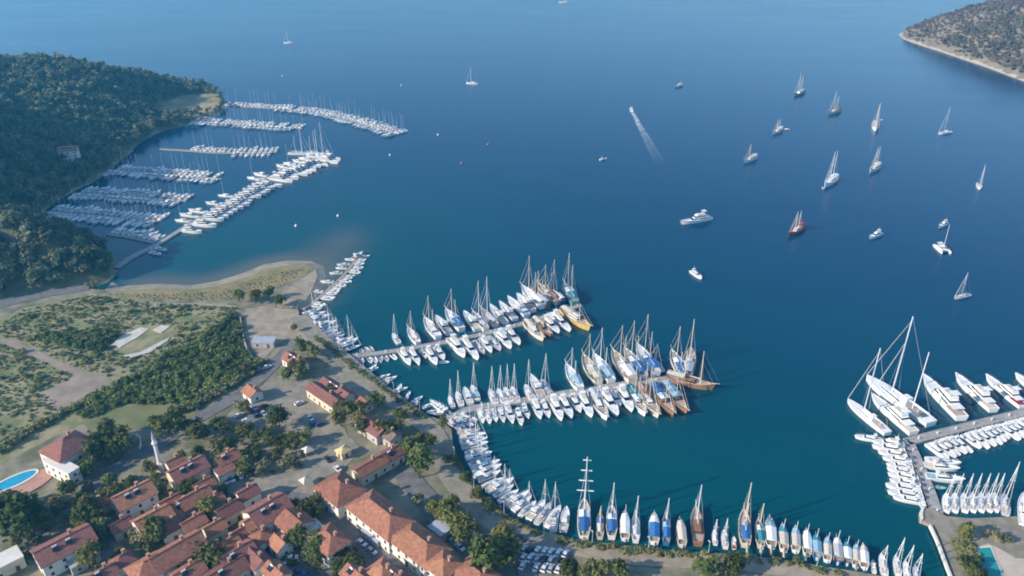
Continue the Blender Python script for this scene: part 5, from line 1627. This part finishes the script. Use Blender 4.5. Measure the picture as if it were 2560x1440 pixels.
TREES = [  # picture point of the foot, crown scale, kind, label
    (1048, 1195, 1.35, 'broad', 'tall dark green tree beside the market hall wing'), (1035, 1150, 1.15, 'broad', 'tall tree behind the one beside the market hall wing'), (1062, 1130, 1.2, 'broad', 'slim dark tree at the bend of the waterfront road'),
    (1235, 1425, 1.7, 'broad', 'huge dark tree by the small parking lot'), (1265, 1405, 1.2, 'broad', 'big tree touching the huge dark one by the parking lot'), (1205, 1440, 1.0, 'broad', 'round tree between market hall end and huge dark tree'),
    (60, 1345, 1.8, 'broad', 'huge dark tree across the street from the long gabled house'), (15, 1330, 1.5, 'broad', 'big dark tree beside the house at the shady edge'), (105, 1310, 1.2, 'broad', 'dark tree overhanging the street near the long gabled house'),
    (512, 1412, 1.1, 'broad', 'bright green tree in front of the dark red cluster'), (225, 1420, 1.1, 'broad', 'rounded green tree on the shaded lane corner'), (430, 1095, 1.3, 'broad', 'dark round tree near the minaret'),
    (400, 1075, .9, 'broad', 'smaller tree behind the minaret'), (852, 1066, .9, 'broad', 'olive green tree between warehouse and boathouse'), (880, 1042, .9, 'broad', 'tall tree at the warehouse gable'), (898, 1062, .85, 'broad', 'tree leaning on the boathouse'),
    (1105, 1305, .95, 'broad', 'green tree beside the pale blue shed'), (1135, 1325, 1.0, 'broad', 'second tree beside the pale blue shed'), (1085, 1280, .85, 'broad', 'tree on the service road verge'), (1160, 1345, 1.0, 'broad', 'tree between pale blue shed and service road'), (1048, 1262, .85, 'olive', 'yellowish tree at the head of the service road'), (1125, 1290, .9, 'broad', 'crowded tree in the service road grove'),
    (700, 1068, 1.1, 'broad', 'yellow green tree in the car park'), (612, 1035, 1.0, 'olive', 'olive brown tree beside the small cream cottage'), (718, 1172, 1.0, 'olive', 'olive brown tree at the plaza edge'), (745, 1165, .9, 'olive', 'second olive brown tree at the plaza edge'),
    (560, 1085, 1.0, 'broad', 'green tree behind the small cafe'), (510, 1100, 1.1, 'broad', 'dark tree between hall and lawn'), (480, 1085, .9, 'broad', 'rounded bush-like tree on the street verge'),
    (240, 1300, 1.2, 'broad', 'dark green tree in front of the tall pink house'), (215, 1320, 1.0, 'broad', 'tree on the lane beside the tall pink house'), (400, 1355, 1.1, 'broad', 'dark tree between pink house and red terrace'), (350, 1360, 1.0, 'olive', 'yellowish tree below the pink house'),
    (520, 1290, 1.1, 'broad', 'green tree in the court behind the cottage'), (785, 1280, .9, 'broad', 'tree growing in the roof garden row'), (740, 1370, 1.0, 'broad', 'green tree in front of the orange terrace'), (790, 1390, 1.0, 'broad', 'tree at the street side of the orange terrace'), (835, 1400, .9, 'broad', 'last tree in front of the orange terrace'),
    (250, 1150, 1.2, 'broad', 'dark garden tree right of the white villa'), (285, 1120, 1.2, 'broad', 'dark garden tree inside the curved wall'), (270, 1100, 1.0, 'broad', 'garden tree behind the villa roof'), (310, 1140, 1.0, 'broad', 'garden tree near the curved wall end'), (215, 1190, .9, 'broad', 'bright garden tree below the villa'), (180, 1235, .9, 'broad', 'green tree on the verge below the pool'),
    (770, 890, .9, 'broad', 'dark tree behind the red restaurant'), (790, 900, .9, 'broad', 'second dark tree behind the red restaurant'), (750, 945, 1.0, 'broad', 'rounded tree between restaurant and warehouse'), (720, 950, .8, 'broad', 'small tree in the restaurant garden'), (830, 1000, .7, 'broad', 'small tree against the warehouse'), (620, 935, .9, 'olive', 'yellow green tree at the thicket corner'),
    (980, 1090, .9, 'broad', 'small tree at the boathouse end'), (905, 1090, .9, 'broad', 'tree beside the yellow kiosk'), (945, 1020, .8, 'broad', 'tree between hut and boathouse'), (1000, 1050, .8, 'broad', 'tree on the waterfront verge by the boathouse'),
    (1112, 1072, .6, 'broad', 'small tree at the pontoon walkway root'), (1128, 1160, .5, 'broad', 'small round tree on the curved waterfront'), (1160, 1205, .5, 'broad', 'green tree on the curved waterfront verge'), (1190, 1247, .5, 'broad', 'bushy tree on the bend of the curved waterfront'), (1222, 1276, .45, 'broad', 'low tree beside the last curved quay boats'),
    (1430, 1445, .9, 'broad', 'dark tree on the inland side of the promenade'), (1480, 1455, .8, 'broad', 'second dark tree on the inland side of the promenade'), (1550, 1450, .9, 'broad', 'third tree on the inland side of the promenade'), (1760, 1448, .9, 'broad', 'dark tree inland of the wooden yachts'), (1830, 1440, 1.0, 'broad', 'last dark tree inland of the promenade'),
    (2408, 1352, .8, 'broad', 'dark round tree at the head of the green pool'), (2420, 1420, .6, 'broad', 'bush-like tree in the planted bed'), (2430, 1450, .6, 'broad', 'lower bush-like tree in the planted bed'), (2490, 1352, .6, 'olive', 'brownish tree above the sand terrace'), (2515, 1355, .6, 'olive', 'second brownish tree above the sand terrace'), (2460, 1338, .5, 'olive', 'small olive tree on the paved quay'),
    (232, 722, .9, 'olive', 'pale silvery tree at the start of the beach'), (600, 755, .9, 'broad', 'dark tree at the corner of dry grass and dirt lot'), (640, 755, .9, 'broad', 'green tree behind the dirt lot'), (670, 748, .8, 'broad', 'dark tree near the gravel spit'), (700, 765, .7, 'broad', 'low tree at the gravel spit root'), (735, 830, .5, 'broad', 'tiny lone tree on the dirt lot')]
for px, py, sc, kd, lab in TREES:
    c = P(px, py, G)
    tree(kd, {'broad': 'broadleaf_tree', 'olive': 'olive_tree'}[kd], c.x, c.y, G, sc, lab, None)

# filler garden trees scattered between the houses
town = wpoly([(0, 1440), (90, 1260), (230, 1210), (400, 1180), (520, 1110), (640, 1080), (760, 1100), (780, 1160), (560, 1215), (640, 1262), (720, 1262), (870, 1330), (930, 1440)], G)
cnt = 0
for x, y in scatter(town, 6.0, 140, 51):
    if off_roofs(x, y, 1.2) and cnt < 60:
        cnt += 1
        tree('broad' if cnt % 4 else 'olive', 'garden_tree', x, y, G, rnd.uniform(.45, .85), 'small garden tree growing between the red roofed houses', 'garden trees between the houses')

# (garden shrubs follow below)
# quay hedge shrubs in the verge of the waterfront road
CR['shrub'] = [(np_mesh('shrub_crown', *[(a + [0, 0, .5] if i == 0 else a) for i, a in enumerate(crown_arrays(700 + k, 1.5, 1.1, 45, 5, .34))], SHRUB_L), None) for k in range(5)]


def shrub(x, y, z, sc, label, group, sz=1.0):
    nm = 'hedge_shrub' if 'hedge' in label else 'garden_shrub' if 'garden' in label else 'bush' if 'bush' in label else 'shrub'
    k = tcount.get('shrub', 0); tcount['shrub'] = k + 1
    o = obj(nm, CR['shrub'][k % 5][0], None, (x, y, z), (0, 0, rnd.uniform(0, 6.28)), (sc, sc, sc * sz))
    return tag(o, label, 'shrub', group)


def along(pl, step, fn, jit=.5, z=G):
    w = smooth([tuple(P(x, y, z)[:2]) for x, y in pl], 2)
    acc = 0; nxt = 0
    for a, b in zip(w[:-1], w[1:]):
        d = math.dist(a, b)
        while nxt < acc + d:
            t = (nxt - acc) / d
            fn(a[0] + (b[0] - a[0]) * t + rnd.uniform(-jit, jit), a[1] + (b[1] - a[1]) * t + rnd.uniform(-jit, jit))
            nxt += step * rnd.uniform(.7, 1.4)
        acc += d


cnt = 0
for x, y in scatter(town, 3.4, 420, 53):
    if off_roofs(x, y, .4) and cnt < 110:
        cnt += 1
        shrub(x, y, G + .1, rnd.uniform(.5, 1.1), 'low garden shrub between the red roofed houses', 'garden shrubs between the houses')
along([(790, 845), (860, 900), (950, 968), (1060, 1046)], 2.6, lambda x, y: shrub(x, y, G, rnd.uniform(.6, 1.1), 'low hedge shrub lining the quay between the pontoons', 'hedge shrubs between the pontoons'))
along([(1135, 1140), (1160, 1190), (1205, 1245), (1270, 1300), (1350, 1340)], 2.6, lambda x, y: shrub(x, y, G, rnd.uniform(.6, 1.0), 'low hedge shrub behind the curved quay', 'hedge shrubs behind the curved quay'))
along([(1400, 1356), (1600, 1382), (1800, 1394), (1950, 1408), (2100, 1434)], 2.4, lambda x, y: shrub(x, y, G, rnd.uniform(.6, 1.15), 'low hedge shrub between tour boats and promenade', 'hedge shrubs along the promenade'), 1.0)
along([(0, 1130), (60, 1090), (150, 1040), (210, 1005), (270, 975), (310, 965)], 2.2, lambda x, y: shrub(x, y, G, rnd.uniform(1.2, 1.9), 'tall hedge shrub bordering the scrub field', 'hedge shrubs bordering the field'))
along([(455, 1030), (540, 985), (640, 930), (655, 900)], 2.4, lambda x, y: shrub(x, y, G, rnd.uniform(1.3, 2.0), 'tall hedge shrub beside the car park street', 'hedge shrubs beside the car park street'))
# thickets of the field, too dense to count, with the separate bushes in front
thick = [wpoly([(300, 960), (400, 905), (470, 870), (580, 790), (605, 830), (615, 890), (640, 920), (560, 970), (470, 1020), (430, 990), (340, 985)], G), wpoly([(105, 850), (180, 830), (270, 832), (285, 850), (250, 880), (150, 865)], G), wpoly([(200, 1040), (260, 990), (330, 975), (420, 990), (430, 1010), (300, 1010), (225, 1050)], G)]
P_ = np.concatenate([scatter(t, 2.0, 1000, 60 + i) for i, t in enumerate(thick)])
mass('thicket', P_, np.full(len(P_), G - .2), RNG.uniform(.4, 1.35, len(P_)), None, 2.0, 1.4, 30, 5, .48, 1.1, THICK_L, 'dense green thicket filling the field corner', 'thicket')
field = wpoly([(-40, 840), (60, 775), (225, 740), (400, 760), (590, 770), (605, 800), (480, 860), (300, 960), (200, 1030), (0, 1130), (-60, 1140)], G)
fp = scatter(field, 2.0, 4200, 71)
fn_ = vnoise(fp[:, 0] * 2, fp[:, 1] * 2, 41)
fz = (fn_ > -.55) | (RNG.random(len(fp)) < .35)
for bad, m in (([(282, 862), (352, 818), (425, 816), (425, 852), (330, 893)], 2), ([(95, 985), (200, 935), (282, 958), (180, 1020)], 0)):
    dd, ii = seg_dist(fp, wpoly(bad, G)); fz &= ~(ii | (dd < m))
dd, _ = seg_dist(fp, wpoly([(0, 850), (60, 868), (130, 905), (200, 935), (270, 952)], G), False); fz &= dd > 3
fp = fp[fz]
big_ = fp[::9][:160]
for x, y in big_:
    shrub(x, y, G, rnd.uniform(.6, 1.3), 'separate rounded bush in the scrub field', 'bushes in the scrub field', rnd.uniform(.8, 1.1))
sm_ = np.array([p for i, p in enumerate(fp) if i % 9])
mass('field_scrub', sm_, np.full(len(sm_), G - .1), RNG.uniform(.3, .85, len(sm_)), None, 1.7, .7, 14, 4, .5, .25, SHRUB_L, 'low weeds and scrub covering the field', 'scrub')
rv = scatter(wpoly([(2380, 1360), (2425, 1345), (2470, 1455), (2425, 1455)], G), 1.6, 60, 81)
for x, y in rv: shrub(x, y, G + .1, rnd.uniform(.5, .9), 'low shrub in the bed beside the green pool', 'shrubs beside the green pool')
lv = scatter(wpoly([(270, 735), (400, 735), (540, 730), (660, 690), (760, 672), (770, 680), (690, 720), (590, 750), (400, 752)], G), 1.8, 600, 83)
mass('beach_grass', lv, np.full(len(lv), G), RNG.uniform(.25, .6, len(lv)), None, 1.4, .5, 10, 4, .4, .2, leaf_material('dry_grass_blades', (0.21, 0.17, 0.07), (0.31, 0.25, 0.11)), 'tufts of dry grass covering the spit', 'grass')

# ------------------------------------------------------------------ cars, tents, lamps
CARP = {c: mat('car_paint_' + c, v, .3, .03, 1, spec=.6) for c, v in (('white', (.75, .75, .75)), ('silver', (.42, .43, .45)), ('dark', (.03, .035, .045)), ('red', (.35, .03, .03)), ('blue', (.03, .08, .25)))}
WHEEL = MB()
for sx in (0,): WHEEL.tube((0, -.11, 0), (0, .11, 0), .33, .33, 10)
WHEEL = WHEEL.mesh('wheel', BLACK)
CARM = {}


def car_meshes(c):
    if c in CARM: return CARM[c]
    b = MB()
    prof = [(-2.1, .35), (-2.15, .8), (-1.9, .95), (1.0, .92), (1.95, .75), (2.15, .6), (2.1, .35)]
    for sgn in (1,):
        b.frust([(x, -.86, z) for x, z in prof], [(x, .86, z) for x, z in prof])
    body = b.mesh('car_body', CARP[c])
    g = MB(); g.frust([(-1.75, -.8, .93), (.95, -.8, .91), (.95, .8, .91), (-1.75, .8, .93)], [(-1.35, -.66, 1.42), (.25, -.66, 1.42), (.25, .66, 1.42), (-1.35, .66, 1.42)])
    t = MB(); t.frust([(-1.38, -.68, 1.42), (.28, -.68, 1.42), (.28, .68, 1.42), (-1.38, .68, 1.42)], [(-1.3, -.62, 1.49), (.2, -.62, 1.49), (.2, .62, 1.49), (-1.3, .62, 1.49)])
    CARM[c] = (body, g.mesh('car_windows', GLASS), t.mesh('car_roof', CARP[c]))
    return CARM[c]


def car(px, py, hd, c, where):
    q = P(px, py, G + .3)
    r = empty('parked_car', (q.x, q.y, G + .26), hd); tag(r, f'{c} parked car {where}', 'car', 'cars parked ' + where)
    b, g, t = car_meshes(c)
    obj('body', b, r); obj('windows', g, r); obj('roof', t, r)
    for x in (-1.35, 1.35):
        for y in (-.78, .78): obj('wheel', WHEEL, r, (x, y, .33))


for k in range(9):
    car(563 + k * 9.5, 1206 - k * 3.6, math.radians(-52), ('white', 'silver', 'white', 'dark', 'white', 'blue', 'white', 'red', 'silver')[k], 'in the row beside the plaza')
for k, (x, y) in enumerate(((650, 905), (660, 912), (668, 919), (641, 915), (651, 924), (632, 925))):
    car(x, y, math.radians(35), ('white', 'dark', 'white', 'dark', 'silver', 'dark')[k], 'by the thicket corner')
for k, (x, y) in enumerate(((625, 1028), (638, 1022), (650, 1028), (660, 1018), (645, 1040), (660, 1036), (598, 1040), (672, 1046), (775, 1048), (785, 1062), (748, 1010), (800, 1062))):
    car(x, y, math.radians(rnd.choice([47, -43]) + rnd.uniform(-5, 5)), rnd.choice(['white', 'silver', 'white', 'blue', 'dark', 'red']), 'in the dusty car park')
for k, (x, y) in enumerate(((668, 1375), (680, 1370), (692, 1367), (655, 1425), (700, 1412), (730, 1398), (765, 1440), (735, 1432))):
    car(x, y, math.radians(20 + rnd.uniform(-8, 8)), rnd.choice(['white', 'white', 'silver', 'blue']), 'on the street behind the terrace row')
for k, (x, y) in enumerate(((930, 1380), (905, 1360), (1120, 1345), (1150, 1370), (1300, 1348), (200, 1285), (215, 1262), (820, 1150), (845, 1175))):
    car(x, y, math.radians(-43 + rnd.uniform(-8, 8)), rnd.choice(['white', 'silver', 'dark']), 'singly at a street kerb')

area('parking_lot', [(1292, 1372), (1340, 1366), (1425, 1388), (1432, 1424), (1380, 1436), (1312, 1428)], 9, ASPH, 'small shaded asphalt parking lot by the huge dark tree', 'parking lot')
for k in range(21):
    px, py = 1308 + (k % 7) * 17.5 + rnd.uniform(-1.5, 1.5), 1376 + (k // 7) * 20 + (k % 7) * 1.6 + rnd.uniform(-1, 1)
    if rnd.random() < .12: continue
    car(px, py, math.radians(62 + rnd.uniform(-4, 4)), rnd.choice(['white', 'white', 'silver', 'white', 'dark']), 'in the lot by the huge dark tree')
for px, py, lab in ((765, 1212, 'cream market tent on the plaza corner'), (770, 1135, 'pink and white market tent on the square'), (620, 1062, 'white tent roof at the car park edge')):
    q = P(px, py, G)
    r = empty('tent', (q.x, q.y, G), .8); tag(r, lab, 'tent')
    mb = MB(); mb.frust([(-2, -2, 2.4), (2, -2, 2.4), (2, 2, 2.4), (-2, 2, 2.4)], [(-.1, -.1, 3.9), (.1, -.1, 3.9), (.1, .1, 3.9), (-.1, .1, 3.9)])
    obj('canopy', mb.mesh('tent_canopy', CREAMC), r)
    for sx in (-1.9, 1.9):
        for sy in (-1.9, 1.9): obj('pole', MB().tube((sx, sy, 0), (sx, sy, 2.5), .06, .06, 5).mesh('tent_pole', ALU), r)

LPM = MB().tube((0, 0, 0), (0, 0, 6.0), .09, .06, 6).mesh('lamp_pole', ALU)
LHM = MB().box(-.2, .9, -.16, .16, 5.95, 6.15).mesh('lamp_head', GREYW)
for k, (px, py) in enumerate(((790, 838), (850, 882), (910, 930), (985, 985), (1050, 1034), (1136, 1150), (1185, 1225), (1260, 1288), (1360, 1340), (1480, 1362), (1620, 1378), (1770, 1388), (1900, 1400), (2040, 1422))):
    q = P(px, py, G)
    r = empty('street_lamp', (q.x, q.y, G), 2.0); tag(r, 'slim grey street lamp standing along the harbour front', 'street lamp', 'street lamps along the harbour front')
    obj('pole', LPM, r); obj('lamp_head', LHM, r)

# ------------------------------------------------------------------ haze
HZ = MB().box(-9100, 9100, -3100, 12100, -5.0, 215.0)
hm = bpy.data.materials.new('haze'); hm.use_nodes = True
nt = hm.node_tree
for nd in list(nt.nodes):
    if nd.type == 'BSDF_PRINCIPLED': nt.nodes.remove(nd)
pv_ = nt.nodes.new('ShaderNodeVolumePrincipled')
pv_.inputs['Color'].default_value = (0.07, 0.52, 0.95, 1)
pv_.inputs['Density'].default_value = 0.00022
pv_.inputs['Anisotropy'].default_value = 0.35
nt.links.new(pv_.outputs[0], nt.nodes['Material Output'].inputs['Volume'])
tag(obj('haze', HZ.mesh('haze', hm)), 'thin pale sea haze over the whole bay', 'haze', kind='stuff')
